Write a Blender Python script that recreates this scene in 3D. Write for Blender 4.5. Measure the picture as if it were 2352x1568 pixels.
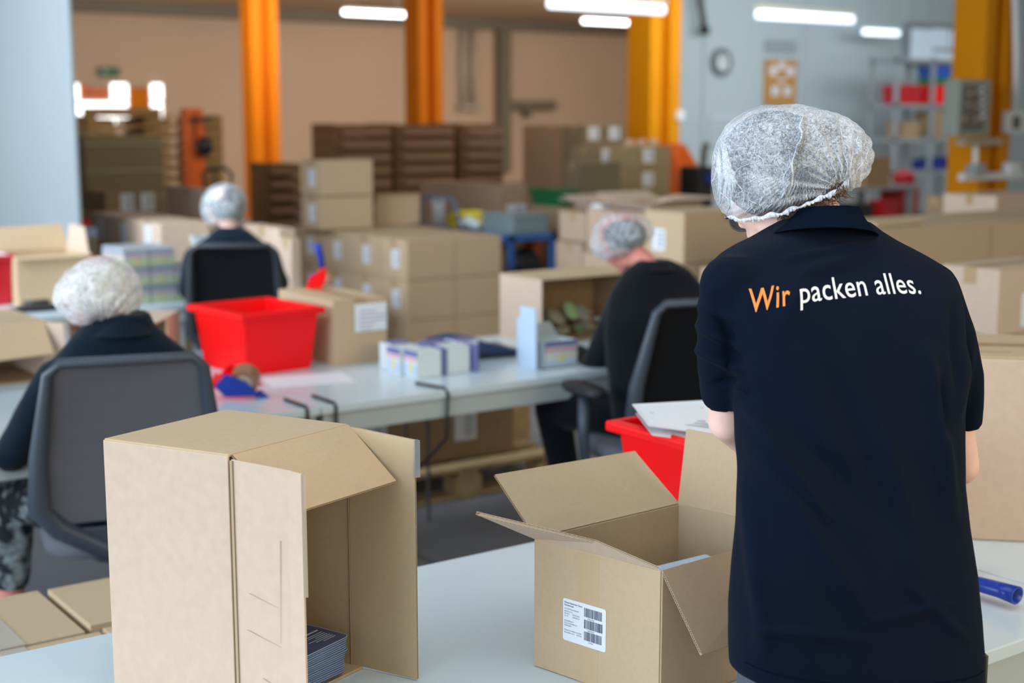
import bpy, bmesh, math, random
from mathutils import Vector, Matrix, noise
from mathutils.bvhtree import BVHTree
random.seed(7)
for o in list(bpy.data.objects): bpy.data.objects.remove(o)
SC = bpy.context.scene; COL = SC.collection
PI = math.pi
T = 0.76                                   # height of the packing tables
RV = Vector((0.8131, -0.5821, 0)); FV = Vector((0.5821, 0.8131, 0)); UP = Vector((0, 0, 1))

# ---------------------------------------------------------------- camera, world, light
cam = bpy.data.cameras.new('camera'); co = bpy.data.objects.new('camera', cam); COL.objects.link(co)
co.location = (0, 0, 1.7)
co.rotation_euler = (PI/2 - 0.15743, 0, math.radians(54.4 - 90))
cam.sensor_width = 36; cam.lens = 3238/2352*36; cam.clip_end = 200
cam.dof.use_dof = True; cam.dof.focus_distance = 2.28; cam.dof.aperture_fstop = 2.9
SC.camera = co
w = bpy.data.worlds.new('world'); SC.world = w; w.use_nodes = True
bg = w.node_tree.nodes['Background']; bg.inputs[0].default_value = (1.0, 0.88, 0.66, 1); bg.inputs[1].default_value = 0.74
def area(name, loc, target, size, power, color):
    l = bpy.data.lights.new(name, 'AREA'); l.shape = 'RECTANGLE'; l.size, l.size_y = size; l.energy = power; l.color = color
    o = bpy.data.objects.new(name, l); COL.objects.link(o); o.location = loc
    o.rotation_euler = (Vector(target) - Vector(loc)).to_track_quat('-Z', 'Y').to_euler(); return o
area('window_and_fill_light', (-7.0, 4.5, 2.6), (3, 6.0, 0.9), (14, 3.0), 1000, (0.68, 0.83, 1.0))
l_ = area('window_and_fill_light', (-0.6, 6.6, 3.9), (4.7, 8.3, 0.6), (3, 1.2), 95, (0.80, 0.90, 1.0)); l_.data.spread = math.radians(85)  # added unseen spot, not a window: lifts the left faces of the middle stack
area('window_and_fill_light', (3.2, 15.0, 2.6), (9, 13, 1.0), (9, 2.6), 28, (0.86, 0.92, 1.0))  # unseen panel light added beside the partition to fill the far hall
area('ceiling_fill_light', (1.5, 2.0, 4.1), (2.2, 3.0, 0), (4, 4), 85, (0.84, 0.93, 1.0))  # unseen overhead fill, added to brighten the foreground tables
area('ceiling_fill_light', (3.0, 5.2, 4.1), (3.0, 5.2, 0), (4, 1.5), 25, (0.92, 0.97, 1.0))  # added to brighten the table tops of the middle row, no fixture there
area('right_fill_light', (3.0, -2.0, 2.6), (1.6, 1.9, 0.9), (3, 1.6), 75, (1.0, 0.86, 0.62))  # warm fill added from the near right for carton insides and arms
area('ceiling_fill_light', (7.0, 8.0, 4.1), (7.0, 8.0, 0), (8, 3), 15, (1.0, 0.94, 0.82))  # weak overhead fill added above the carton stacks
area('ceiling_fill_light', (15.0, 12.0, 4.1), (16.5, 16.5, 1.4), (9, 2), 450, (0.84, 0.94, 1.0))  # area light added out of view, aimed to brighten the pale right wall
area('ceiling_fill_light', (8.0, 10.5, 4.1), (13.0, 21.0, 1), (8, 2), 220, (1.0, 0.86, 0.64))  # warm light added to reach the far columns from the front
area('ceiling_fill_light', (12.0, 20.0, 4.1), (13.0, 26.0, 1), (14, 2), 640, (1.0, 0.91, 0.80))  # unseen fill added to lift the tan back wall
area('ceiling_fill_light', (20.0, 21.0, 4.1), (21.0, 28.0, 1), (10, 2), 620, (1.0, 0.91, 0.80))  # same kind of added fill for the right half of the back wall
SC.view_settings.view_transform = 'Standard'; SC.view_settings.look = 'None'
SC.view_settings.gamma = 1; SC.view_settings.use_curve_mapping = False
SC.view_settings.exposure = 0.0

# ---------------------------------------------------------------- materials
MATS = {}
def mat(name, col, rough=0.6, metal=0.0, var=0.0, vscale=20, bump=0.0, bscale=60, spec=0.5, sheen=0.0, emit=None, stretch=None, alpha=1.0, trans=0.0, coat=0.0):
    if name in MATS: return MATS[name]
    m = bpy.data.materials.new(name); m.use_nodes = True; nt = m.node_tree; b = nt.nodes['Principled BSDF']
    c = (*col, 1); b.inputs['Base Color'].default_value = c; b.inputs['Roughness'].default_value = rough
    b.inputs['Metallic'].default_value = metal; b.inputs['Specular IOR Level'].default_value = spec
    b.inputs['Sheen Weight'].default_value = sheen; b.inputs['Coat Weight'].default_value = coat
    b.inputs['Alpha'].default_value = alpha; b.inputs['Transmission Weight'].default_value = trans
    if emit: b.inputs['Emission Color'].default_value = (*emit[0], 1); b.inputs['Emission Strength'].default_value = emit[1]
    if var or bump:
        tc = nt.nodes.new('ShaderNodeTexCoord'); mp = nt.nodes.new('ShaderNodeMapping'); nt.links.new(tc.outputs['Object'], mp.inputs[0])
        if stretch: mp.inputs['Scale'].default_value = stretch
    if var:
        n = nt.nodes.new('ShaderNodeTexNoise'); n.inputs['Scale'].default_value = vscale; n.inputs['Detail'].default_value = 5
        nt.links.new(mp.outputs[0], n.inputs['Vector'])
        r = nt.nodes.new('ShaderNodeValToRGB'); nt.links.new(n.outputs['Fac'], r.inputs[0])
        r.color_ramp.elements[0].position = 0.3; r.color_ramp.elements[1].position = 0.7
        r.color_ramp.elements[0].color = (*[x*(1-var) for x in col], 1); r.color_ramp.elements[1].color = (*[min(1, x*(1+var)) for x in col], 1)
        nt.links.new(r.outputs[0], b.inputs['Base Color'])
    if bump:
        n = nt.nodes.new('ShaderNodeTexNoise'); n.inputs['Scale'].default_value = bscale; n.inputs['Detail'].default_value = 4
        nt.links.new(mp.outputs[0], n.inputs['Vector'])
        bn = nt.nodes.new('ShaderNodeBump'); bn.inputs['Strength'].default_value = bump; bn.inputs['Distance'].default_value = 0.004
        nt.links.new(n.outputs['Fac'], bn.inputs['Height']); nt.links.new(bn.outputs[0], b.inputs['Normal'])
    MATS[name] = m; return m
CARD = mat('cardboard', (0.56, 0.415, 0.268), 0.75, var=0.035, vscale=120, bump=0.06, bscale=30, spec=0.25)
CARDT = mat('cardboard_pale', (0.60, 0.455, 0.350), 0.75, var=0.04, vscale=60, bump=0.05, bscale=30, spec=0.25)
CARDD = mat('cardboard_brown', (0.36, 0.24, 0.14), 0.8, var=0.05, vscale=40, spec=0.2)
CARDG = mat('cardboard_grey_brown', (0.25, 0.20, 0.125), 0.8, var=0.05, vscale=40, spec=0.2)
CARDK = mat('cardboard_inside', (0.55, 0.42, 0.27), 0.8, var=0.03, vscale=90, bump=0.04, bscale=30, spec=0.2)
CREASE = mat('crease_shade', (0.42, 0.31, 0.2), 0.8)
TRAY = mat('dark_tray_card', (0.12, 0.055, 0.020), 0.8, var=0.1, vscale=14)
TRAYP = mat('tray_lip_card', (0.21, 0.12, 0.08), 0.8)
TAPE = mat('brown_tape', (0.45, 0.30, 0.16), 0.35, spec=0.5, coat=0.3)
CTAPE = mat('clear_tape', (0.52, 0.43, 0.33), 0.12, spec=0.6, coat=0.6, bump=0.4, bscale=25)
LABEL = mat('white_label', (0.80, 0.84, 0.93), 0.5)
INK = mat('label_ink', (0.06, 0.08, 0.14), 0.6)
INKG = mat('grey_ink', (0.30, 0.33, 0.40), 0.6)
INKW = mat('faint_mark', (0.44, 0.34, 0.23), 0.7)
TABLE = mat('table_top_laminate', (0.65, 0.76, 0.82), 0.22, var=0.02, vscale=3, spec=0.5)
TEDGE = mat('table_frame_grey', (0.47, 0.53, 0.52), 0.4, spec=0.4)
RED = mat('red_plastic', (0.95, 0.002, 0.005), 0.38, spec=0.28, bump=0.03, bscale=12)
REDD = mat('dark_red_plastic', (0.5, 0.008, 0.02), 0.35)
GREEN = mat('green_plastic', (0.01, 0.14, 0.05), 0.4)
TEAL = mat('teal_plastic', (0.01, 0.16, 0.14), 0.5)
BLUE = mat('blue_plastic', (0.006, 0.035, 0.36), 0.28)
CBLUE = mat('cart_blue_paint', (0.03, 0.13, 0.40), 0.4)
CBLUEG = mat('cart_grey_blue', (0.16, 0.22, 0.36), 0.45)
YELLOW = mat('yellow_plastic', (0.75, 0.60, 0.01), 0.4)
ORANGE = mat('orange_paint', (0.66, 0.175, 0.001), 0.6, spec=0.15, var=0.05, vscale=2)
ORANGEL = mat('yellow_orange_paint', (0.68, 0.25, 0.001), 0.6, spec=0.15, var=0.05, vscale=2)
ORANGEM = mat('orange_machine_paint', (0.75, 0.13, 0.01), 0.4)
BLACK = mat('black_plastic', (0.012, 0.014, 0.017), 0.45)
BLACKM = mat('black_mesh', (0.006, 0.007, 0.009), 0.9, spec=0.15)
GMESH = mat('grey_mesh', (0.105, 0.11, 0.13), 0.8, bump=0.15, bscale=500, spec=0.2)
CFRAME = mat('chair_frame_slate', (0.045, 0.06, 0.085), 0.38, spec=0.5)
CSEAT = mat('seat_fabric_grey', (0.13, 0.135, 0.165), 0.9, bump=0.2, bscale=300)
METAL = mat('grey_metal', (0.34, 0.38, 0.42), 0.4, metal=0.3)
METALD = mat('dark_metal', (0.10, 0.10, 0.10), 0.5, metal=0.2)
PIPE = mat('painted_pipe', (0.42, 0.36, 0.28), 0.5)
PIPED = mat('taupe_duct', (0.17, 0.14, 0.10), 0.6)
WHITE = mat('white_paint', (0.72, 0.76, 0.78), 0.5)
WOOD = mat('pallet_wood', (0.52, 0.37, 0.19), 0.8, var=0.2, vscale=12, stretch=(1, 8, 1))
WOODO = mat('pallet_wood_old', (0.38, 0.22, 0.09), 0.8, var=0.2, vscale=12)
PAPER = mat('paper', (0.80, 0.82, 0.88), 0.55)
CLEAR = mat('clear_film', (0.75, 0.8, 0.85), 0.12, alpha=0.35, spec=0.6)
PACKW = mat('pack_white', (0.72, 0.80, 0.82), 0.35)
PACKV = mat('pack_violet', (0.16, 0.18, 0.42), 0.35)
PACKB = mat('pack_navy', (0.03, 0.06, 0.15), 0.3)
PACKP = mat('pack_pink', (0.80, 0.42, 0.47), 0.4)
PACKY = mat('pack_yellow', (0.80, 0.72, 0.22), 0.4)
PACKC = mat('pack_pale_blue', (0.55, 0.68, 0.85), 0.35)
SKIN = mat('skin', (0.92, 0.59, 0.49), 0.5, var=0.05, vscale=30, spec=0.35)
SKINP = mat('skin_ruddy', (0.70, 0.27, 0.22), 0.5, var=0.06, vscale=30, spec=0.35)
HAIR = mat('brown_hair', (0.045, 0.028, 0.02), 0.5)
HAIRD = mat('dark_hair', (0.018, 0.018, 0.022), 0.6)
HAIRB = mat('blond_grey_hair', (0.55, 0.50, 0.38), 0.6, var=0.35, vscale=30, stretch=(1, 1, 0.3))
NAVY = mat('navy_polo_cotton', (0.0008, 0.0048, 0.0165), 0.75, spec=0.09, sheen=0.02, bump=0.35, bscale=900)
NAVY2 = mat('navy_knit', (0.003, 0.010, 0.021), 0.9, spec=0.12, sheen=0.12, bump=0.2, bscale=200)
BLACKC = mat('black_cotton', (0.004, 0.006, 0.010), 0.9, spec=0.15, sheen=0.1)
JEANS = mat('grey_trousers', (0.085, 0.10, 0.13), 0.9, bump=0.3, bscale=500)
FLORAL = mat('patterned_trousers', (0.035, 0.05, 0.07), 0.9, var=0.95, vscale=22)
for n_ in FLORAL.node_tree.nodes:
    if n_.type == 'VALTORGB': n_.color_ramp.elements[0].color = (0.01, 0.014, 0.02, 1); n_.color_ramp.elements[1].color = (0.34, 0.40, 0.42, 1); n_.color_ramp.elements[0].position = 0.48; n_.color_ramp.elements[1].position = 0.66
LETTW = mat('white_print', (0.82, 0.84, 0.88), 0.6)
LETTO = mat('orange_print', (0.95, 0.27, 0.04), 0.6)
LAMP = mat('lamp_tube_glow', (1, 1, 1), 0.5, emit=((0.93, 0.97, 1.0), 7))
LAMPB = mat('cool_tube_glow', (1, 1, 1), 0.5, emit=((0.72, 0.85, 1.0), 2.2))
SKYP = mat('backlit_pane', (1, 1, 1), 0.5, emit=((0.95, 0.98, 1.0), 3.0))
SKYB = mat('dim_backlit_pane', (0.6, 0.7, 0.8), 0.5, emit=((0.55, 0.68, 0.85), 0.30))
TANW = mat('tan_wall_paint', (0.56, 0.395, 0.28), 0.8, var=0.03, vscale=0.5)
WHITEW = mat('pale_wall_paint', (0.50, 0.585, 0.62), 0.7, var=0.03, vscale=0.5)
PARTW = mat('partition_paint', (0.265, 0.305, 0.33), 0.6, var=0.02, vscale=1)
CEILM = mat('ceiling_boards', (0.62, 0.42, 0.25), 0.8, var=0.08, vscale=2)
FLOORM = mat('grey_floor', (0.23, 0.235, 0.26), 0.5, var=0.10, vscale=3, bump=0.05, bscale=20)
SHIRTG = mat('collar_rib', (0.0016, 0.0060, 0.0165), 0.95, spec=0.05, bump=0.4, bscale=700)
CORK = mat('cork_board', (0.56, 0.28, 0.08), 0.8)

# hair net: white fibres over open gaps
def net_material(name, dens, col=(0.80, 0.84, 0.90), scale=110):
    m = bpy.data.materials.new(name); m.use_nodes = True; nt = m.node_tree; b = nt.nodes['Principled BSDF']
    b.inputs['Base Color'].default_value = (*col, 1); b.inputs['Roughness'].default_value = 0.8; b.inputs['Specular IOR Level'].default_value = 0.2
    tc = nt.nodes.new('ShaderNodeTexCoord')
    n1 = nt.nodes.new('ShaderNodeTexNoise'); n1.inputs['Scale'].default_value = scale; n1.inputs['Detail'].default_value = 8; n1.inputs['Roughness'].default_value = 0.75; n1.inputs['Distortion'].default_value = 1.2
    n2 = nt.nodes.new('ShaderNodeTexNoise'); n2.inputs['Scale'].default_value = 16; n2.inputs['Detail'].default_value = 3
    n3 = nt.nodes.new('ShaderNodeTexVoronoi'); n3.feature = 'DISTANCE_TO_EDGE'; n3.inputs['Scale'].default_value = scale*1.6
    mw = nt.nodes.new('ShaderNodeMixRGB'); mw.inputs[0].default_value = 0.06
    nt.links.new(tc.outputs['Object'], mw.inputs[1]); nt.links.new(n1.outputs['Color'], mw.inputs[2]); nt.links.new(mw.outputs[0], n3.inputs['Vector'])
    for n in (n1, n2): nt.links.new(tc.outputs['Object'], n.inputs['Vector'])
    def math_(op, a, bb):
        k = nt.nodes.new('ShaderNodeMath'); k.operation = op
        for i, v in enumerate((a, bb)):
            if hasattr(v, 'links'): nt.links.new(v, k.inputs[i])
            else: k.inputs[i].default_value = v
        return k.outputs[0]
    fibre = math_('MULTIPLY', math_('SUBTRACT', n1.outputs['Fac'], 0.5), 2.6)
    cloud = math_('MULTIPLY', math_('SUBTRACT', n2.outputs['Fac'], 0.5), 0.9)
    vein = math_('MULTIPLY', math_('LESS_THAN', n3.outputs['Distance'], 0.05), 0.22)
    a = math_('ADD', math_('ADD', math_('ADD', fibre, cloud), dens), vein)
    cl = nt.nodes.new('ShaderNodeClamp'); cl.inputs['Min'].default_value = 0.12; cl.inputs['Max'].default_value = 0.97; nt.links.new(a, cl.inputs[0])
    nt.links.new(cl.outputs[0], b.inputs['Alpha']); return m
NET = net_material('hair_net_fabric', 0.36, (0.80, 0.85, 0.93), 230)
NETF = net_material('hair_net_fold', 0.62)
NETG = net_material('hair_net_fabric_soft', 0.30, (0.72, 0.80, 0.88), 60)
NETW = net_material('hair_net_white', 0.55, (0.90, 0.90, 0.92), 60)

# ---------------------------------------------------------------- mesh helpers
class MB:
    def __init__(s): s.v = []; s.f = []; s.mi = []
    def add(s, vs, fs, mi=0):
        o = len(s.v); s.v += [Vector(p) for p in vs]; s.f += [tuple(i+o for i in f) for f in fs]; s.mi += [mi]*len(fs); return s
    def box(s, x0, y0, z0, dx, dy, dz, mi=0):
        v = [(x0+(i & 1)*dx, y0+(i >> 1 & 1)*dy, z0+(i >> 2)*dz) for i in range(8)]
        return s.add(v, [(0, 2, 3, 1), (4, 5, 7, 6), (0, 1, 5, 4), (2, 6, 7, 3), (0, 4, 6, 2), (1, 3, 7, 5)], mi)
    def hexa(s, base, top, mi=0):
        n = len(base)
        return s.add(list(base)+list(top), [tuple(range(n))[::-1], tuple(range(n, 2*n))]+[(i, (i+1) % n, n+(i+1) % n, n+i) for i in range(n)], mi)
    def board(s, quad, t, mi=0):
        q = [Vector(p) for p in quad]; n = (q[1]-q[0]).cross(q[-1]-q[0]).normalized()*t/2
        return s.hexa([p-n for p in q], [p+n for p in q], mi)
    def rings(s, rings, cap=True, mi=0, closed=False):
        n = len(rings[0]); vs = [p for r in rings for p in r]; fs = []
        m = len(rings)
        for k in range(m if closed else m-1):
            a, b = k*n, ((k+1) % m)*n
            fs += [(a+i, a+(i+1) % n, b+(i+1) % n, b+i) for i in range(n)]
        if cap and not closed: fs += [tuple(range(n))[::-1], tuple(range((m-1)*n, m*n))]
        return s.add(vs, fs, mi)
    def tube(s, pts, r, n=8, mi=0, closed=False):
        pts = [Vector(p) for p in pts]; rs = r if isinstance(r, (list, tuple)) else [r]*len(pts); R = []
        prev = None
        for i, p in enumerate(pts):
            if closed: d = pts[(i+1) % len(pts)]-pts[i-1]
            else: d = pts[min(i+1, len(pts)-1)]-pts[max(i-1, 0)]
            d.normalize()
            if prev is None: a = d.orthogonal().normalized()
            else: a = (prev-d*prev.dot(d)); a = a.normalized() if a.length > 1e-6 else d.orthogonal().normalized()
            prev = a; b = d.cross(a)
            R.append([p+a*rs[i]*math.cos(2*PI*k/n)+b*rs[i]*math.sin(2*PI*k/n) for k in range(n)])
        return s.rings(R, True, mi, closed)
    def cyl(s, c, r, h, n=20, axis=UP, mi=0, r2=None):
        c = Vector(c); ax = Vector(axis).normalized()
        return s.tube([c, c+ax*h], [r, r if r2 is None else r2], n, mi)
    def ell(s, c, rad, M=None, n=16, mi=0):
        c = Vector(c); R = []; M = M or Matrix.Identity(3)
        for j in range(1, n):
            th = PI*j/n
            R.append([c+M @ Vector((rad[0]*math.sin(th)*math.cos(2*PI*k/(2*n)), rad[1]*math.sin(th)*math.sin(2*PI*k/(2*n)), rad[2]*math.cos(th))) for k in range(2*n)])
        return s.rings(R, True, mi)
    def limb(s, pts, rs, n=14):
        for a, b, ra, rb in zip(pts, pts[1:], rs, rs[1:]):
            s.tube([a, b], [ra, rb], n)
        for p, r in zip(pts, rs): s.ell(p, (r, r, r), n=8)
        return s
    def shell(s, outer, t, mi=0): pass
    def build(s, name, mats, parent=None, smooth=False, bevel=0, seg=2):
        me = bpy.data.meshes.new(name); me.from_pydata([tuple(v) for v in s.v], [], s.f)
        for m in (mats if isinstance(mats, (list, tuple)) else [mats]): me.materials.append(m)
        me.polygons.foreach_set('material_index', s.mi)
        bm = bmesh.new(); bm.from_mesh(me); bmesh.ops.recalc_face_normals(bm, faces=bm.faces); bm.to_mesh(me); bm.free()
        if smooth: me.polygons.foreach_set('use_smooth', [True]*len(me.polygons))
        o = bpy.data.objects.new(name, me); COL.objects.link(o)
        if parent: o.parent = parent
        if bevel:
            b = o.modifiers.new('bevel', 'BEVEL'); b.width = bevel; b.segments = seg; b.limit_method = 'ANGLE'; b.angle_limit = 0.6
        return o
    def remesh(s, name, m, parent, voxel, smooth=4, post=None):
        o = s.build(name, m, None)
        r = o.modifiers.new('r', 'REMESH'); r.mode = 'VOXEL'; r.voxel_size = voxel; r.use_smooth_shade = True
        if smooth: k = o.modifiers.new('s', 'SMOOTH'); k.iterations = smooth; k.factor = 0.5
        dg = bpy.context.evaluated_depsgraph_get(); dg.update()
        me = bpy.data.meshes.new_from_object(o.evaluated_get(dg)); old = o.data; o.modifiers.clear(); o.data = me; bpy.data.meshes.remove(old)
        if post:
            ns = [v.normal.copy() for v in me.vertices]
            for v, n in zip(me.vertices, ns): v.co += n*post(v.co, n)
            if 'custom_normal' in me.attributes: me.attributes.remove(me.attributes['custom_normal'])
            me.update()
        me.polygons.foreach_set('use_smooth', [True]*len(me.polygons))
        if parent: o.parent = parent
        return o
def tag(o, label=None, cat=None, group=None, kind=None):
    if label: o['label'] = label
    if cat: o['category'] = cat
    if group: o['group'] = group
    if kind: o['kind'] = kind
    return o
def empty(name, loc, label, cat, group=None, rz=0):
    o = bpy.data.objects.new(name, None); COL.objects.link(o); o.location = loc; o.rotation_euler = (0, 0, rz); o.empty_display_size = 0.05
    return tag(o, label, cat, group)
def struct(name, mb, m, **k): return tag(mb.build(name, m, **k), kind='structure')
def root_at(root):
    """world-space children under a root that stands at its base"""
    root_inv = (Matrix.Translation(root.location) @ root.rotation_euler.to_matrix().to_4x4()).inverted()
    for c in root.children: c.matrix_parent_inverse = root_inv
def text_mesh(s, size, name='t', bold=0.0, space=1.0):
    cu = bpy.data.curves.new(name, 'FONT'); cu.body = s; cu.size = size; cu.offset = bold; cu.space_character = space; cu.resolution_u = 4
    o = bpy.data.objects.new(name, cu); COL.objects.link(o); dg = bpy.context.evaluated_depsgraph_get(); dg.update()
    me = bpy.data.meshes.new_from_object(o.evaluated_get(dg)); vs = [v.co.copy() for v in me.vertices]; fs = [tuple(p.vertices) for p in me.polygons]
    bpy.data.objects.remove(o); bpy.data.curves.remove(cu); bpy.data.meshes.remove(me); return vs, fs

# ---------------------------------------------------------------- room
struct('floor', MB().box(-6, -4, -0.1, 60, 38, 0.1), FLOORM)
fs = MB()
for k in range(7): fs.box(-2+k*2.4, 0, 0.0005, 0.012, 30, 0.001)
for k in range(9): fs.box(-3, 1.2+k*2.4, 0.0005, 28, 0.012, 0.001)
struct('trim_1', fs, METALD)
struct('ceiling', MB().box(-6, -4, 4.2, 60, 36.5, 0.1), mat('ceiling_pale', (0.50, 0.56, 0.58), 0.8))
struct('wall_back', MB().box(-2, 30.5, 0, 42, 0.2, 4.2), TANW)
struct('wall_right', MB().box(14.9, 16.7, 0, 24, 0.15, 4.2), WHITEW)
struct('wall_left', MB().box(2.650, 7.92, 0, 0.024, 7.5, 4.17), PARTW, bevel=0.004)
struct('trim_2', MB().box(9, 30.1, 3.92, 27, 0.4, 0.28), PIPED)      # dark beam along the back wall
for k in range(9):   # ceiling boards with joints
    struct('trim_%d' % (3+k), MB().box(-2, 12.0+k*2.0, 4.17, 38 if k > 2 else 15.6, 1.96, 0.03), CEILM)
struct('trim_20', MB().box(15.65, 16.66, 0, 0.05, 0.04, 4.2).box(17.9, 16.66, 0, 0.04, 0.04, 4.2).box(20.5, 16.66, 0, 0.04, 0.04, 4.2), WHITEW)
# far bright window, left
win = MB()
def seg(x0, x1, z0, z1, y=30.42, t=0.06): return MB().box(x0, y, z0, x1-x0, t, z1-z0)
wf = struct('window_1', seg(10.12, 12.27, 1.52, 2.45, 30.42, 0.06), PIPE)
wf.name = 'window_1'
for a, b_ in [((10.194, 30.400, 2.408), (10.319, 30.400, 2.088)), ((11.053, 30.400, 2.429), (11.399, 30.400, 2.096)), ((11.950, 30.400, 2.432), (12.199, 30.400, 2.102)), ((10.194, 30.400, 2.032), (10.942, 30.400, 1.700)), ((10.978, 30.400, 2.055), (11.392, 30.400, 1.700)), ((11.944, 30.400, 2.052), (12.182, 30.400, 1.700)), ((10.932, 30.400, 1.691), (11.111, 30.400, 1.568))]:
    MB().box(a[0], 30.38, b_[2], b_[0]-a[0], 0.05, a[2]-b_[2]).build('pane', SKYP, wf)
for a, b_ in [((10.353, 30.400, 2.392), (10.548, 30.400, 2.117)), ((10.578, 30.400, 2.349), (10.980, 30.400, 2.093))]:
    MB().box(a[0], 30.38, b_[2], b_[0]-a[0], 0.05, a[2]-b_[2]).build('blind', ORANGEM, wf)
a, b_ = (11.450, 30.400, 2.360), (11.893, 30.400, 1.776); MB().box(a[0], 30.38, b_[2], b_[0]-a[0], 0.05, a[2]-b_[2]).build('panel', ORANGE, wf)
# upper right dim window in the pale wall
w2 = struct('window_2', MB().box(20.45, 16.62, 2.62, 1.75, 0.07, 0.75), METAL)
for a, b_ in [((20.595, 16.600, 3.251), (21.138, 16.600, 2.704)), ((21.194, 16.600, 3.272), (21.589, 16.600, 2.931)), ((21.688, 16.600, 3.259), (21.926, 16.600, 2.941)), ((21.175, 16.600, 2.874), (21.942, 16.600, 2.738))]:
    MB().box(a[0], 16.58, b_[2], b_[0]-a[0], 0.05, a[2]-b_[2]).build('pane', SKYB, w2)

# steel columns (H-profiles)
def column(x, y, w_, d, lab, m=ORANGE, base=True):
    e = empty('steel_column', (0, 0, 0), lab, 'column')
    f = w_*0.36
    MB().box(x, y, 0, f, d, 4.17).build('flange', m, e, bevel=0.01)
    MB().box(x+w_-f, y, 0, f, d, 4.17).build('flange', m, e, bevel=0.01)
    MB().box(x+f, y+d*0.3, 0, w_-2*f, d*0.4, 4.17).build('web', m, e)
    MB().box(x-0.08, y-0.08, 0, w_+0.16, d+0.16, 0.025).build('base_plate', m, e)
    return e
column(10.36, 21.9, 0.50, 0.4, 'leftmost slim orange steel column against the tan wall')
cB = column(9.42, 15.14, 0.36, 0.34, 'orange steel column in the middle, rising behind the blue trolley')
column(13.05, 14.95, 0.56, 0.50, 'wide orange steel column where the tan wall meets the pale wall', ORANGEL)
column(10.50, 7.68, 0.42, 0.34, 'yellow-orange steel column at the right carrying the control cabinet', ORANGEL)

# lamps hung below the ceiling
def lamp(x, y, z, L, lab, m, group=None, fix=True):
    e = empty('tube_lamp', (0, 0, 0), lab, 'lamp', group)
    MB().box(x, y-0.05, z+0.045, L, 0.10, 0.05).build('housing', WHITE, e, bevel=0.008)
    MB().tube([(x+0.02, y, z), (x+L-0.02, y, z)], 0.045, 12).build('tube', m, e, smooth=True)
    for k in (0.15, 0.85): MB().tube([(x+L*k, y, z+0.09), (x+L*k, y, 4.17)], 0.008, 6).build('hanger', METAL, e)
lamp(*(14.286, 25.868, 3.815, 1.499), 'glowing tube lamp just left of the middle orange column', LAMP)
lamp(*(8.371, 11.102, 2.783, 1.499), 'longest glowing tube lamp at the top edge of the picture', LAMPB)
lamp(*(20.740, 26.168, 3.907, 1.501), 'short glowing tube lamp below the longest lamp', LAMP)
lamp(*(10.907, 10.824, 2.770, 1.502), 'tube lamp hanging above the wall clock and notice board', LAMPB)
lamp(18.6, 16.0, 3.1, 0.9, 'small tube lamp above the shelf window, left of the right column', LAMPB)
lamp(22.5, 19.2, 3.9, 0.9, 'short tube lamp at the top edge above the metal shelf', LAMPB)
lamp(3.55, 12.2, 2.66, 0.5, 'round end of a tube lamp at the top beside the pale partition', LAMP)

# things on the tan wall
e = empty('wall_pipe', (0,0,0), 'pair of slim painted pipes running down the tan wall', 'pipe')
for px in (20.19, 20.50): MB().tube([(px, 30.3, 2.0), (px, 30.3, 3.95)], 0.075, 12).build('pipe', PIPE, e, smooth=True)
MB().box(20.05, 30.2, 1.9, 0.65, 0.25, 0.12).build('pipe_clamp', PIPE, e)
e = empty('duct', (0,0,0), 'dark taupe duct with a horizontal branch on the tan wall', 'duct')
MB().box(21.25, 30.15, 0.3, 0.32, 0.3, 3.65).build('riser', PIPED, e, bevel=0.02)
MB().box(21.57, 30.15, 1.92, 1.5, 0.3, 0.22).build('branch', PIPED, e, bevel=0.02)
MB().box(22.1, 30.2, 1.72, 0.18, 0.2, 0.22).build('bracket', PIPED, e)
e = tag(MB().box(10.80, 30.38, 2.58, 0.44, 0.12, 0.20).build('exit_sign', mat('sign_green', (0.02, 0.12, 0.04), 0.5)), 'small green escape sign on the tan wall above the bright window', 'sign')
MB().box(10.88, 30.365, 2.65, 0.05, 0.02, 0.07).build('arrow_mark', WHITE, e)

# pale right wall: clock, notice board, plate, poster
e = empty('wall_clock', (0,0,0), 'round wall clock with grey rim on the pale wall', 'clock')
MB().cyl((16.03, 16.68, 2.57), 0.22, 0.05, 32, (0,-1,0)).build('rim', mat('clock_rim', (0.16,0.19,0.21), 0.5), e)
MB().cyl((16.03, 16.63, 2.57), 0.13, 0.012, 32, (0,-1,0)).build('dial', WHITE, e)
MB().box(16.02, 16.60, 2.57, 0.014, 0.008, 0.10).box(16.03, 16.60, 2.565, 0.07, 0.008, 0.014).build('hands', BLACK, e)
e = tag(MB().box(17.02, 16.64, 1.90, 0.72, 0.05, 0.74).build('notice_board', CORK), 'orange-brown cork notice board pinned with papers on the pale wall', 'board')
for x, z, h in [(17.10, 2.38, .15), (17.29, 2.48, .12), (17.50, 2.38, .15), (17.16, 2.06, .15), (17.44, 2.06, .14), (17.30, 2.28, .05)]:
    MB().box(x, 16.625, z, 0.15, 0.012, h).build('pinned_note', PAPER, e)
tag(MB().box(17.02, 16.66, 2.76, 0.72, 0.03, 0.20).build('wall_plate', mat('plate_grey', (0.34,0.40,0.44), 0.6)), 'pale grey plate above the notice board', 'plate')
e = tag(MB().box(15.84, 16.66, 1.24, 0.60, 0.03, 0.50).build('poster', mat('poster_pale', (0.58,0.66,0.70), 0.6)), 'pale poster on the wall behind the white hair net', 'poster')
for k in range(5): MB().box(15.90, 16.65, 1.32+k*0.08, 0.4, 0.012, 0.015).build('print_line', INKG, e)
e = empty('hanging_hose', (0,0,0), 'dark cable bundle hanging from the ceiling by the pale wall', 'cable')
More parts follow.
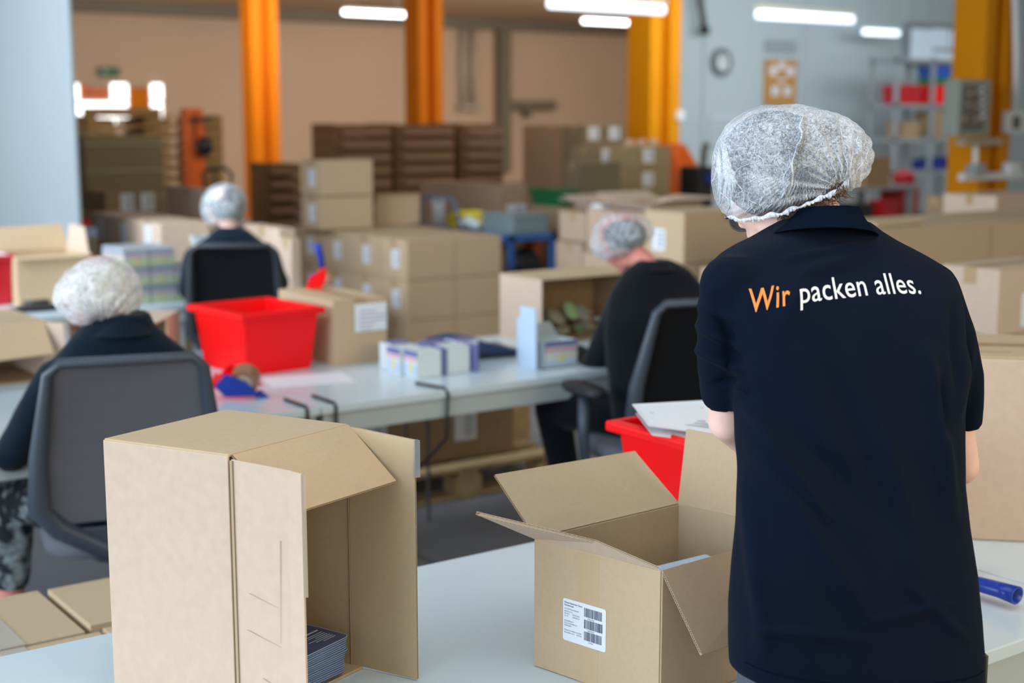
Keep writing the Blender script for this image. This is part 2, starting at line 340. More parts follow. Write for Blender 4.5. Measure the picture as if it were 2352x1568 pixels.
MB().tube([(15.40,16.5,4.15),(15.38,16.5,3.5),(15.46,16.5,3.25),(15.50,16.5,3.02)], 0.05, 8).build('bundle', METALD, e, smooth=True)
MB().box(15.42,16.44,2.98,0.14,0.1,0.12).build('connector', BLACK, e, bevel=0.01)
tag(MB().box(13.53, 14.90, 1.66, 0.12, 0.05, 0.14).build('wall_socket', WHITE, bevel=0.01), 'white socket box on the wide orange column', 'socket')
tag(MB().cyl((9.66, 15.11, 1.36), 0.02, 0.14, 10).cyl((9.66,15.08,1.30),0.10,0.08,16,UP,0,0.03).build('hand_bell', PIPE), 'small beige bell-shaped fitting on the middle orange column', 'fitting')

# control cabinet, switch boxes and conduit on the right column
def pbox(a, b_, y, t):  # front face between two wall points
    return (a[0], y-t, b_[2], b_[0]-a[0], t, a[2]-b_[2])
e = tag(MB().box(*pbox((9.943, 7.500, 2.014), (10.368, 7.500, 1.546), 7.66, 0.16)).build('control_cabinet', mat('cabinet_grey',(0.30,0.33,0.29),0.5), bevel=0.006), 'grey control cabinet with switches on the yellow-orange column', 'cabinet')
MB().box(*pbox((9.970, 7.500, 1.964), (10.269, 7.500, 1.591), 7.5, 0.012)).build('front_panel', mat('panel_brown',(0.17,0.15,0.125),0.6), e)
for x, y in [(2225,215),(2245,215),(2222,240),(2240,243),(2215,272),(2240,275)]:
    a = (10.035, 7.480, 1.897); p = [(10.035, 7.480, 1.897),(10.139, 7.480, 1.909),(10.025, 7.480, 1.808),(10.130, 7.480, 1.797),(9.993, 7.480, 1.693),(10.140, 7.480, 1.682)]
for q in p: MB().cyl(q, 0.018, 0.02, 12, (0,-1,0)).build('switch_knob', PIPE, e)
for q in ((10.218, 7.480, 1.935), (10.223, 7.480, 1.881), (10.228, 7.480, 1.823), (10.233, 7.480, 1.765), (10.238, 7.480, 1.707)): MB().box(q[0]-0.015, 7.47, q[2]-0.015, 0.03, 0.02, 0.03).build('indicator', WHITE, e)
tag(MB().tube([(10.739, 7.600, 2.917), (10.824, 7.600, 2.260), (10.871, 7.600, 1.745)], 0.026, 10).build('conduit', WHITE, smooth=True), 'white conduit pipe running down the yellow-orange column', 'pipe')
e = tag(MB().box(*pbox((10.756, 7.620, 1.753), (10.999, 7.620, 1.567), 7.66, 0.08)).build('switch_box', WHITE, bevel=0.006), 'white switch box at the end of the conduit', 'switch')
MB().box(*pbox((10.794, 7.570, 1.715), (10.892, 7.570, 1.602), 7.575, 0.01)).build('rocker', METALD, e)
e = tag(MB().box(*pbox((10.288, 7.620, 1.309), (10.453, 7.620, 1.209), 7.66, 0.09)).build('socket_box', METAL, bevel=0.006), 'small grey socket box low on the yellow-orange column', 'socket')
MB().tube([(10.322, 7.600, 1.516), (10.339, 7.600, 1.309)], 0.022, 8).build('conduit', WHITE, e)
tag(MB().box(*pbox((10.135, 7.620, 1.525), (10.651, 7.620, 1.468), 7.66, 0.10)).build('bracket_shelf', PIPE), 'narrow metal bracket below the control cabinet', 'bracket')
e = tag(MB().box(*pbox((10.191, 7.640, 1.229), (11.052, 7.640, 1.167), 7.66, 0.06)).build('cable_duct', WHITE), 'horizontal white cable duct across the yellow-orange column', 'duct')
tag(MB().box(*pbox((10.799, 7.600, 1.308), (10.947, 7.600, 1.205), 7.66, 0.09)).build('power_socket', WHITE, bevel=0.006), 'white power socket on the cable duct at the right edge', 'socket')

# ---------------------------------------------------------------- cartons
def rotv(mb, cx, cy, a):
    c, s_ = math.cos(a), math.sin(a)
    for v in mb.v: x, y = v.x-cx, v.y-cy; v.x = cx+x*c-y*s_; v.y = cy+x*s_+y*c
    return mb
def carton(x, y, z, dx, dy, dz, lab, group=None, m=None, labels=(), tape='x', rot=0.0, tm=None, seam=True, g=0.008):
    m = m or CARD; x += g/2; y += g/2; dx -= g; dy -= g; dz -= 0.004
    mb = MB().box(x, y, z, dx, dy, dz-0.004)
    if tape == 'x': mb.box(x, y, z+dz-0.004, dx, dy/2-0.002, 0.004); mb.box(x, y+dy/2+0.002, z+dz-0.004, dx, dy/2-0.002, 0.004)
    else: mb.box(x, y, z+dz-0.004, dx/2-0.002, dy, 0.004); mb.box(x+dx/2+0.002, y, z+dz-0.004, dx/2-0.002, dy, 0.004)
    b = tag(rotv(mb, x, y, rot).build('carton', m, bevel=0.005, seg=2), lab, 'carton', group)
    t = MB(); e_ = 0.0012; W = 0.027
    if tape == 'x':
        t.box(x-e_, y+dy/2-W, z+dz, dx+2*e_, 2*W, e_); t.box(x-e_, y+dy/2-W, z+dz-0.06, e_, 2*W, 0.06)
    else:
        t.box(x+dx/2-W, y-e_, z+dz, 2*W, dy+2*e_, e_); t.box(x+dx/2-W, y-e_, z+dz-0.06, 2*W, e_, 0.06)
    rotv(t, x, y, rot).build('tape', tm or TAPE, b)
    for (face, u, v, lw, lh) in labels:
        l = MB()
        if face == 'L': l.box(x-0.0015, y+dy*u-lw/2, z+dz*v-lh/2, 0.0015, lw, lh)
        else: l.box(x+dx*u-lw/2, y-0.0015, z+dz*v-lh/2, lw, 0.0015, lh)
        lo = rotv(l, x, y, rot).build('shipping_label', LABEL, b)
        k = MB()
        for j in range(4):
            zz = z+dz*v-lh/2+lh*(0.18+0.19*j)
            if face == 'L': k.box(x-0.0022, y+dy*u-lw*0.1-lw*0.25, zz, 0.0007, lw*0.38, lh*0.10)
            else: k.box(x+dx*u-lw*0.05, y-0.0022, zz, lw*0.4, 0.0007, lh*0.10)
        rotv(k, x, y, rot).build('print', INKG, lo)
    return b
def pallet(x, y, z, dx, dy, lab, m=WOOD, group=None, top=5):
    e = empty('pallet', (0,0,0), lab, 'pallet', group)
    bw = dx/(top*1.25)
    for k in range(top):
        MB().box(x, y+k*(dy-0.1)/(top-1), z+0.122, dx, 0.1, 0.022).build('deck_board', m, e, bevel=0.002, seg=1)
    for k in range(3): MB().box(x+k*(dx-0.1)/2, y, z+0.10, 0.1, dy, 0.022).build('cross_board', m, e)
    bk = 0.14 if top == 5 else 0.34
    for k in range(3):
        MB().box(x, y+k*(dy-0.1)/2, z, dx, 0.1, 0.022).build('skid_board', m, e, bevel=0.002, seg=1)
        for j in range(3): MB().box(x+j*(dx-bk)/2, y+k*(dy-0.1)/2, z+0.022, bk, 0.1, 0.078).build('block', m, e)
    return e

# the big stack in the middle: X columns, Y columns, three layers on a pallet
X0, Y0, BW = 4.692, 7.710, 0.373
yb = [7.710, 8.057, 8.480, 8.860, 9.290]
pallet(4.68, 7.69, 0, 0.78, 1.62, 'wooden pallet under the big carton stack in the middle')
pos = ['at the near corner', 'second from near corner', 'third from near corner', 'farthest from corner']
rowz = [(0.144, 'bottom'), (0.405, 'middle'), (0.666, 'top')]
for z, rn in rowz:
    for j in range(4):
        tag_side = 'left-hand column' if j else 'corner column'
        if j == 0 or rn == 'top' or True:
            carton(X0, yb[j], z, BW, yb[j+1]-yb[j], 0.261, '%s-layer carton of the big middle stack, left side, %s' % (rn, pos[j]), 'cartons of the big middle stack', labels=[('L', 0.42, 0.50, 0.10, 0.12)] if rn != 'bottom' else [], tape='x')
    carton(X0+BW, Y0, z, BW, yb[1]-yb[0], 0.261, 'carton in the %s layer of the big middle stack, right-hand end of the front' % rn, 'cartons of the big middle stack')
for j in range(1, 4): carton(X0+BW, yb[j], 0.666, BW, yb[j+1]-yb[j], 0.261, 'top-layer carton of the big middle stack, right side, %s' % pos[j], 'cartons of the big middle stack')
# second layer group behind on its own pallet
carton(*(4.607, 8.693, 0.930, 0.414, 0.299, 0.231), 'lower carton of the two-high column standing on the big stack', 'cartons standing on the big stack', labels=[('L', .5, .5, .09, .12)])
carton(*(4.612, 8.690, 1.166, 0.409, 0.304, 0.248), 'topmost carton of the two-high column on the big stack', 'cartons standing on the big stack', labels=[('L', .5, .5, .09, .12)])
carton(*(5.109, 8.825, 0.930, 0.385, 0.012, 0.234), 'single carton beside the two-high column on the big stack', 'cartons standing on the big stack')

# row of cartons behind the display packs, left
a = (3.035, 7.666, 0.830, 0.300, 1.189, 0.280)
n3 = a[4]/3
lb = ['nearest, with its right side showing', 'in the middle', 'farthest, by the red bin']
for k in range(3):
    carton(a[0], a[1]+k*n3, a[2], a[3], n3, a[5], 'pale carton in the labelled row on the left, %s' % lb[k], 'row of labelled cartons on the left', CARDT, labels=[('L', .5, .68, .10, .13)])
    carton(a[0], a[1]+k*n3, a[2]-0.3, a[3], n3, 0.3, 'carton underneath the labelled row on the left, %s' % lb[k], 'lower row of cartons on the left', CARDT)
for k in range(3): carton(a[0], a[1]+k*n3, 0.146, a[3], n3, a[2]-0.3-0.147, 'lowest carton under the labelled row on the left, %s' % ['nearest', 'middle', 'farthest'][k], 'lowest row of cartons on the left', CARDT)
pallet(a[0], a[1], 0, a[3], a[4], 'pallet carrying the labelled carton row on the left')
a = (3.750, 8.630, 1.022, 0.082, 0.739, 0.220)
carton(*a, 'plain pale carton left of the far worker\'s hair net', None, CARDT)
carton(a[0], a[1], 0.0, a[3], a[4], a[2], 'tall carton standing under the plain pale carton', None, CARDT)
a = (3.829, 10.787, 0.936, 0.245, 0.452, 0.196)
carton(*a, 'brown carton with one label beneath the film-wrapped load, left one', 'brown cartons beneath the film-wrapped load', CARDD, labels=[('R', .75, .55, .11, .14)])
carton(a[0]+a[3], a[1], a[2], a[3]*.75, a[4], a[5], 'brown carton with one label beneath the film-wrapped load, right one', 'brown cartons beneath the film-wrapped load', CARDD, labels=[('R', .55, .55, .11, .14)])
carton(a[0], a[1], 0.0, a[3]*1.75, 0.9, a[2], 'large brown carton under the two labelled brown cartons', None, CARDD)
# film wrapped dark load
a = (4.254, 12.451, 1.088, 0.733, 0.069, 0.452)
e = tag(MB().box(a[0], a[1], 0.145, a[3], 1.0, a[2]+a[5]-0.145).build('wrapped_load', CARDG, bevel=0.01), 'large olive-brown load wrapped in film on a pallet behind the partition', 'pallet load')
for k in range(5): MB().box(a[0]-0.004, a[1]-0.004, 0.5+k*0.24, a[3]+0.008, 0.004, 0.02).build('film_fold', mat('film_fold', (0.36,0.33,0.25), 0.3), e)
pallet(a[0], a[1], 0, a[3], 1.0, 'pallet under the olive-brown wrapped load', WOODO)
# tall stack of pallets behind it
a = (6.315, 18.232, 1.711)
for k in range(12):
    pallet(a[0], a[1], k*0.1445, 1.85, 0.8, 'wooden pallet in the tall stack left of the orange stacker, %s' % ['lowest','second from the floor','third from the floor','fourth from the floor','fifth from the floor','sixth from the floor','sixth from the top','fifth from the top','fourth from the top','third from the top','second from the top','topmost'][k], WOODO, 'stacked wooden pallets', 4)
tag(MB().box(a[0]+0.1, a[1]+0.05, 12*0.1445, 0.9, 0.5, 0.10).build('plank_bundle', WOODO, bevel=0.005), 'short bundle of boards lying on top of the pallet stack', 'boards')

# orange stacker truck
e = empty('pallet_stacker', (0,0,0), 'orange stacker truck with black handle beside the pallet stack', 'stacker')
b0 = (6.710, 16.103, 0.900); b1 = (6.889, 15.976, 0.900); zt = 1.78
MB().box(b0[0], b0[1]-0.05, 0.1, 0.09, 0.12, zt-0.1).build('mast_rail', ORANGEM, e, bevel=0.005)
MB().box(b0[0]+0.15, b0[1]-0.05, 0.1, 0.09, 0.12, zt-0.1).build('mast_rail', ORANGEM, e, bevel=0.005)
MB().box(b0[0], b0[1]-0.03, zt-0.05, 0.24, 0.1, 0.08).build('mast_head', ORANGEM, e)
MB().box(b0[0]+0.01, b0[1]-0.09, 0.1, 0.22, 0.04, 1.1).build('cover', ORANGEM, e, bevel=0.01)
MB().box(b0[0]+0.06, b0[1]-0.11, zt-0.12, 0.28, 0.05, 0.04).build('crossbar', BLACK, e)
MB().ell((b0[0]+0.2, b0[1]-0.14, 1.36), (0.10, 0.08, 0.12)).build('handle_head', BLACK, e, smooth=True)
MB().box(b0[0]-0.1, b0[1]-0.2, 0.05, 0.4, 0.5, 0.12).build('chassis', ORANGEM, e, bevel=0.01)
for s_ in (0, 0.3): MB().cyl((b0[0]-0.1+s_, b0[1]-0.15, 0.06), 0.06, 0.05, 16, (1,0,0)).build('wheel', BLACK, e)
# hand pallet truck with loop handle
e = empty('hand_pallet_truck', (0,0,0), 'hand pallet truck with grey loop handle behind the far worker', 'pallet truck')
h = (4.959, 11.208, 1.136); hv = Vector(h)
pts = [hv+RV*u+UP*v for u, v in [(-0.02,-0.10),(-0.11,-0.02),(-0.12,0.09),(-0.07,0.14),(0.07,0.14),(0.12,0.09),(0.11,-0.02),(0.02,-0.10)]]
MB().tube(pts, 0.016, 8).build('loop_handle', METALD, e, smooth=True)
MB().tube([hv+UP*0.12-RV*0.02, hv-UP*0.1-RV*0.02], 0.012, 8).build('lever', GREEN, e)
MB().tube([hv-UP*0.1, Vector((hv.x+0.1, hv.y+0.15, 0.25))], 0.02, 8).build('drawbar', METALD, e)
MB().box(hv.x, hv.y+0.1, 0.08, 0.3, 0.2, 0.2).build('pump', METALD, e, bevel=0.01)
for s_ in (0.0, 0.35): MB().box(hv.x-0.1+s_, hv.y+0.2, 0.06, 0.15, 1.1, 0.05).build('fork', METALD, e)
for s_ in (0.02, 0.22): MB().cyl((hv.x+s_, hv.y+0.1, 0.08), 0.08, 0.05, 16, (1,0,0)).build('wheel', BLACK, e)

# stacks of dark card trays
def tray_stack(x, y, z0, dx, dy, z1, h, where, plain=True, z_from=0.3):
    n = round((z1-0.145)/h); h = (z1-0.145)/n
    for k in range(n):
        z = z1-(k+1)*h
        e = tag(MB().box(x, y, z, dx, dy, h-0.012).build('tray', TRAY, bevel=0.004, seg=1), 'brown card tray in the stack %s, %s from the top' % (where, ['topmost','second','third','fourth','fifth','sixth','seventh','eighth','ninth','tenth','eleventh','twelfth','thirteenth'][min(k, 12)]), 'tray', 'trays stacked '+where)
        MB().box(x-0.002+(0.08 if dx > 0.5 else 0.02), y-0.03, z+h*0.12, dx-(0.10 if dx > 0.5 else 0.03), 0.03, h*0.42).build('tray_lip', TRAYP, e)
        MB().box(x-0.004, y, z, 0.004, dy, h-0.002).build('side_panel', mat('tray_side', (0.20,0.105,0.035), 0.8), e)
    pallet(x, y, 0, dx, dy, 'pallet beneath the tray stack %s' % where, WOODO)
a = (5.971, 12.328, 0.692, 0.345, 0.393, 0.583)
tray_stack(a[0], a[1], 0.3, a[3], a[4], a[2]+a[5], 0.124, 'behind the far worker')
a = (7.798, 14.341, 0.838, 0.734, 0.571, 0.794)
tray_stack(a[0], a[1], 0.2, a[3], a[4], a[2]+a[5], 0.142, 'above the two-high cartons')
tray_stack(a[0]+a[3]+0.08, a[1], 0.2, 0.80, 0.7, a[2]+a[5], 0.142, 'behind the middle orange column')
tray_stack(a[0]+a[3]+1.05, a[1]+0.1, 0.2, 0.62, 0.7, a[2]+a[5], 0.142, 'right of the middle orange column')
for k, z in enumerate((0.9, 1.25)): carton(11.95, 15.35, z, 0.62, 0.45, 0.35, 'reddish brown wrapped carton right of the dark tray stacks, %s' % ('lower' if k == 0 else 'upper'), None, mat('cardboard_reddish', (0.27,0.15,0.09), 0.6, var=0.3, vscale=9), seam=False)
carton(11.95, 15.35, 0.0, 0.62, 0.45, 0.90, 'tall brown carton under the reddish wrapped cartons', None, CARDD)

# grey-brown labelled cartons far centre right
a = (10.377, 13.478, 0.822, 0.629, 0.794, 0.791)
hy = a[4]/2
for k in range(2): carton(a[0], a[1]+k*hy, 0.0, a[3]*0.5, hy, a[2]+a[5], 'tall brown carton with bare side right of the tray stacks, %s' % ('right one' if k == 0 else 'left one'), 'tall brown cartons', CARDD if False else mat('cardboard_rose', (0.36,0.25,0.165), 0.8))
for j in range(2):
    for i in range(2):
        carton(a[0]+i*a[3]/2+0.0, a[1]-0.42, a[2]+a[5]-0.33*(j+1), a[3]/2, 0.41, 0.33, 'far grey-brown carton with a label, %s and %s of four' % (['upper', 'lower'][j], ['left', 'right'][i]), 'far labelled grey-brown cartons', CARDG, labels=[('R', .5, .72, .16, .15)] if j == 0 else [])
carton(a[0], a[1]-0.42, 0.0, a[3], 0.41, a[2]+a[5]-0.66, 'wide grey-brown carton beneath the four far labelled cartons', None, CARDG)
a = (8.073, 10.208, 0.988, 0.498, 0.234, 0.303)
carton(*a, 'dull grey-brown carton in front of the far labelled cartons', None, CARDG)
carton(a[0], a[1], 0.0, a[3], a[4], a[2], 'big grey-brown carton below the dull one', None, CARDG)
a = (9.177, 11.263, 0.952, 0.436, 0.028, 0.450)
carton(a[0], a[1]+0.08, a[2], a[3], 0.42, a[5], 'grey-brown carton with a label left of the wide orange column', None, CARDG, labels=[('R', .35, .80, .14, .15)])
carton(a[0], a[1]+0.08, 0.0, a[3], 0.42, a[2], 'grey-brown carton underneath, left of the wide orange column', None, CARDG)
a = (9.276, 10.823, 0.946, 0.465, 0.040, 0.475)
for j in range(2): carton(a[0], a[1], a[2]+j*a[5]/2, a[3], 0.42, a[5]/2, 'greenish brown carton at the foot of the wide orange column, %s one' % ['lower', 'upper'][j], None, mat('cardboard_olive', (0.33,0.26,0.15), 0.8), labels=[('R', .35, .6, .14, .14)])
carton(a[0], a[1], 0.0, a[3], 0.42, a[2], 'greenish brown carton lowest at the wide orange column', None, MATS['cardboard_olive'])
e = empty('tape_roll_pile', (0,0,0), 'row of small rolls on the far greenish cartons', 'rolls', None)
for k in range(3): MB().cyl((a[0]+0.08+k*0.16, a[1]+0.2, a[2]+a[5]), 0.05, 0.06, 14).build('roll', CARDT, e, smooth=False)

# wide carton behind the trolley
a = (6.669, 9.492, 0.744, 0.292, 1.233, 0.407)
carton(a[0], a[1], a[2], a[3], a[4], a[5], 'long rosy brown carton behind the blue trolley', None, mat('cardboard_rosy', (0.44,0.29,0.19), 0.8), labels=[('R', .6, .45, .20, .13)])
carton(a[0], a[1], 0.0, a[3], a[4], a[2], 'large carton beneath the long rosy brown carton', None, MATS['cardboard_rosy'])

# bins
def bin_(x, y, z, dx, dy, dz, lab, m=RED, taper=0.02, rim=0.018, rot=0.0, group=None, name='plastic_bin', wall=0.005):
    t = taper
    o0 = [(x+t, y+t, z), (x+dx-t, y+t, z), (x+dx-t, y+dy-t, z), (x+t, y+dy-t, z)]
    o1 = [(x, y, z+dz), (x+dx, y, z+dz), (x+dx, y+dy, z+dz), (x, y+dy, z+dz)]
    i1 = [(x+wall, y+wall, z+dz), (x+dx-wall, y+wall, z+dz), (x+dx-wall, y+dy-wall, z+dz), (x+wall, y+dy-wall, z+dz)]
    i0 = [(x+t+wall, y+t+wall, z+wall), (x+dx-t-wall, y+t+wall, z+wall), (x+dx-t-wall, y+dy-t-wall, z+wall), (x+t+wall, y+dy-t-wall, z+wall)]
    mb = MB().rings([o0, o1, i1, i0])
    rotv(mb, x, y, rot)
    b = tag(mb.build(name, m, bevel=0.008, seg=3), lab, 'bin', group)
    R = MB(); k = rim; h = 0.024
    R.rings([[(x-k, y-k, z+dz-h), (x+dx+k, y-k, z+dz-h), (x+dx+k, y+dy+k, z+dz-h), (x-k, y+dy+k, z+dz-h)],
             [(x-k, y-k, z+dz), (x+dx+k, y-k, z+dz), (x+dx+k, y+dy+k, z+dz), (x-k, y+dy+k, z+dz)],
             [(x+wall, y+wall, z+dz+0.003), (x+dx-wall, y+wall, z+dz+0.003), (x+dx-wall, y+dy-wall, z+dz+0.003), (x+wall, y+dy-wall, z+dz+0.003)],
             [(x+wall, y+wall, z+dz-h), (x+dx-wall, y+wall, z+dz-h), (x+dx-wall, y+dy-wall, z+dz-h), (x+wall, y+dy-wall, z+dz-h)]], cap=False, closed=True)
    rotv(R, x, y, rot).build('rim', m, b, bevel=0.006, seg=3)
    for q in (0.06, 0.94):
        rotv(MB().box(x+dx*q-0.004, y+taper+0.001, z+0.02, 0.008, 0.006, dz-0.05), x, y, rot).build('rib', m, b); rotv(MB().box(x+taper+0.001, y+dy*q-0.004, z+0.02, 0.006, 0.008, dz-0.05), x, y, rot).build('rib', m, b)
    return b
a = (6.839, 8.878, 0.900, 0.009, 0.430, 0.232)
bin_(a[0], a[1]-0.0, 1.0, 0.16, a[4], a[5]-0.1, 'dark green bin behind the trolley', GREEN)
tag(MB().box(a[0], a[1], 0.0, 0.5, a[4], 1.0).build('storage_chest', CARDD, bevel=0.005), 'brown chest beneath the dark green bin', 'chest')

# blue trolley
e = empty('trolley', (0,0,0), 'blue trolley with grey-blue loop handle and two decks', 'trolley')
a = (6.044, 8.464, 0.780, 0.429, 1.251, 0.060)
tx, ty, tdx, tdy = a[0], a[1], a[3], a[4]; dz = a[2]+a[5]
MB().box(tx, ty, dz-0.05, tdx, tdy, 0.05).build('deck', CBLUE, e, bevel=0.004)
MB().box(tx+0.02, ty+0.02, dz, tdx-0.04, tdy-0.04, 0.006).build('deck_board', mat('deck_grey', (0.25,0.30,0.36), 0.6), e)
MB().box(tx, ty, 0.42, tdx, tdy, 0.05).build('deck', CBLUE, e, bevel=0.004)
for sx in (0, tdx-0.04):
    for sy in (0, tdy-0.04): MB().box(tx+sx, ty+sy, 0.14, 0.04, 0.04, dz-0.14).build('leg', CBLUE, e)
for sx in (0.02, tdx-0.02):
    for sy in (0.02, tdy-0.02): MB().cyl((tx+sx-0.015, ty+sy, 0.07), 0.07, 0.03, 16, (1,0,0)).build('castor', BLACK, e)
y1 = ty+tdy
MB().tube([(tx, y1-0.01, dz), (tx, y1-0.01, dz+0.20), (tx, y1-0.06, dz+0.235), (tx, y1-0.45, dz+0.235), (tx, y1-0.52, dz+0.19), (tx, y1-0.60, dz)], 0.016, 8).build('loop_handle', CBLUEG, e, smooth=True)
pp = tag(MB().box(tx-0.012, y1-0.37, dz+0.03, 0.004, 0.17, 0.20).build('clipped_paper', PAPER), 'white sheet hanging in the trolley loop handle', 'paper')
MB().box(tx-0.014, y1-0.33, dz+0.20, 0.003, 0.08, 0.02).build('clip', METAL, pp)
e = empty('grey_tote', (0,0,0), 'grey-green plastic tote on the trolley deck', 'tote')
MB().box(tx+0.06, ty+0.05, dz+0.006, tdx-0.1, 0.40, 0.13).build('body', mat('tote_grey',(0.22,0.30,0.32),0.5), e, bevel=0.01)
MB().box(tx+0.05, ty+0.04, dz+0.13, tdx-0.08, 0.42, 0.015).build('rim', mat('tote_rim',(0.30,0.38,0.40),0.5), e, bevel=0.004)
e = empty('yellow_strap_tray', (0,0,0), 'yellow curved tray with clear bags on the trolley', 'tray')
MB().tube([(tx+0.10, ty+0.50, dz+0.13), (tx+0.02, ty+0.72, dz+0.12), (tx+0.0, ty+0.85, dz+0.07), (tx+0.03, ty+0.82, dz+0.03), (tx+0.06, ty+0.66, dz+0.03)], 0.028, 8).build('strap', YELLOW, e, smooth=True)
MB().box(tx+0.06, ty+0.48, dz+0.01, 0.3, 0.3, 0.09).build('tray_body', YELLOW, e, bevel=0.02)
for k, (yy, zz) in enumerate([(0.52, 0.05), (0.60, 0.07), (0.68, 0.05)]):
    tag(MB().ell((tx+0.04, ty+yy, dz+zz), (0.05, 0.06, 0.04)).build('plastic_bag', PACKW, smooth=True), 'small crumpled clear bag on the trolley tray, %s' % ['right one', 'middle one', 'left one'][k], 'bag', 'clear bags on the trolley')
tag(MB().ell((tx+0.22, ty+0.12, 0.60), (0.14, 0.10, 0.13)).build('black_bag', BLACK, smooth=True), 'black bag on the lower trolley deck', 'bag')
tag(MB().box(tx+0.10, ty+0.35, 0.47, 0.2, 0.3, 0.26).build('dark_carton', CARDD, bevel=0.004), 'dark brown carton on the lower trolley deck', 'carton')
tag(MB().box(tx+0.34, ty+0.18, 0.47, 0.09, 0.12, 0.30).build('orange_box', ORANGEM, bevel=0.01), 'small orange box on the lower trolley deck', 'box')

# cartons right of the trolley and behind the right seated worker
a = (5.178, 5.640, 0.920, 0.639, 0.335, 0.278)
for k, zz in enumerate((0.92, 0.64, 0.36, 0.15)):
    hgt = (a[5], 0.28, 0.28, 0.21)[k]
    carton(a[0], a[1], zz, a[3], a[4], hgt, 'sand-coloured carton in the stack right of the right-hand seated worker, %s' % ['topmost, with a label', 'second from top', 'third from top', 'lowest'][k], 'sand-coloured carton stack', CARD, labels=[('L', .62, .42, .10, .12)] if k == 0 else [], tape='y')
pallet(a[0], a[1], 0.006, a[3], 0.8, 'pallet beneath the sand-coloured carton stack')
carton(a[0]+0.10, a[1]-0.52, 0.36, 0.62, 0.5, 0.54, 'lower carton whose top shows between the two front workers', None, CARDT)
c0, c1 = (5.657, 6.527, 0.900, 0.292, 0.556, 0.232), (5.997, 7.513, 0.900, 0.285, 0.306, 0.166)
for nm, c, z_ in (('right one', c0, (0.86, 0.56, 0.0)), ('left one, beside the trolley', c1, (0.86, 0.56, 0.0))):
    for k in range(3):
        top = (c[2]+c[5], 0.855, 0.555)[k]
        carton(c[0]+(0.0, -0.03, -0.03)[k], c[1], z_[k], c[3], c[4], top-z_[k], 'rosy carton behind the right seated worker, %s, %s' % (['upper row', 'lower row', 'bottom row'][k], nm), 'rosy carton wall', mat('cardboard_rosier', (0.50,0.36,0.26), 0.8))
# open boxes lying on the carton wall
def open_carton(x, y, z, dx, dy, dz, lab, m=CARD, ang=(20, 20, 20, 20), fl=0.15, group=None, t=0.005, content=None):
    e = empty('open_carton', (0,0,0), lab, 'carton', group)
    zt = z+dz
    MB().box(x, y, z, dx, dy, t).build('base', m, e)
    MB().box(x, y, z, t, dy, dz).build('side_panel', m, e); MB().box(x+dx-t, y, z, t, dy, dz).build('side_panel', m, e)
    MB().box(x, y, z, dx, t, dz).build('side_panel', m, e); MB().box(x, y+dy-t, z, dx, t, dz).build('side_panel', m, e)
    for k, A in enumerate(ang):
        if A is None: continue
        a_ = math.radians(A); c, s_ = math.cos(a_)*fl, math.sin(a_)*fl
        if k == 0: q = [(x, y, zt), (x, y+dy, zt), (x-c, y+dy, zt+s_), (x-c, y, zt+s_)]
        if k == 1: q = [(x+dx, y, zt), (x+dx, y+dy, zt), (x+dx+c, y+dy, zt+s_), (x+dx+c, y, zt+s_)]
        if k == 2: q = [(x, y, zt), (x+dx, y, zt), (x+dx, y-c, zt+s_), (x, y-c, zt+s_)]
        if k == 3: q = [(x, y+dy, zt), (x+dx, y+dy, zt), (x+dx, y+dy+c, zt+s_), (x, y+dy+c, zt+s_)]
        MB().board(q, t).build('flap', m, e)
    return e
open_carton(c1[0]+0.15, c1[1]-0.1, c1[2]+c1[5]+0.002, 0.42, 0.42, 0.05, 'flat open carton with bent flaps on the rosy carton wall, left one', CARDT, (8, 5, 12, 15), 0.14, 'open cartons on the carton wall')
open_carton(c0[0]+0.05, c0[1]-0.02, c0[2]+c0[5]+0.002, 0.42, 0.40, 0.05, 'flat open carton with bent flaps on the rosy carton wall, right one', CARDT, (5, 8, 10, 18), 0.14, 'open cartons on the carton wall')
tag(MB().box(c0[0]+0.03, c0[1]+0.44, c0[2]+c0[5]+0.0, 0.16, 0.10, 0.02).build('paper_pad', PAPER), 'white pad of paper on the carton wall', 'paper')

# right-hand cartons behind the standing worker
a = (4.986, 4.302, 0.940, 1.026, 0.289, 0.248)
pallet(a[0], a[1], 0.0, a[3]*2, 0.62, 'pallet under the cartons right of the standing worker')
RC = 'olive cartons behind the standing worker'
b2 = (5.890, 4.207, 0.940, 0.881, 0.005, 0.213)
for k, zz in enumerate((a[2], 0.65, 0.36, 0.15)):
    hh = (a[5], .29, .29, .21)[k]; nm = ['top row', 'second row', 'third row', 'bottom row'][k]
    carton(a[0], a[1], zz, a[3], 0.62, hh, 'wide olive carton right of the standing worker, left column, %s' % nm, RC)
    carton(a[0]+a[3]+0.006, a[1], zz, a[3], 0.62, hh, 'wide olive carton at the right edge of the picture, right column, %s' % nm, RC)
tag(MB().box(a[0]+0.3, a[1]+0.12, a[2]+a[5], 0.35, 0.28, 0.018).build('flattened_carton', CARDK, bevel=0.003), 'flattened carton lying on the olive cartons', 'carton')
a = (7.317, 5.216, 1.000, 0.669, 0.394, 0.238); carton(a[0], a[1], a[2], a[3], a[4], a[5], 'distant beige carton just below the yellow-orange column', None, CARDT)
carton(a[0], a[1], 0.0, a[3], a[4], 1.0, 'tall carton under the distant beige carton', None, CARDD)
a = (7.966, 6.104, 1.000, 0.159, 0.148, 0.172); carton(a[0], a[1], a[2], a[3]*0.8, a[4], a[5], 'distant brown carton left of the beige one below the column', None, CARDD)
carton(a[0], a[1], 0.0, a[3]*0.8, a[4], 1.0, 'tall carton under the distant brown carton', None, CARDD)
a = (4.238, 2.992, 0.940, 0.454, 0.251, 0.239)
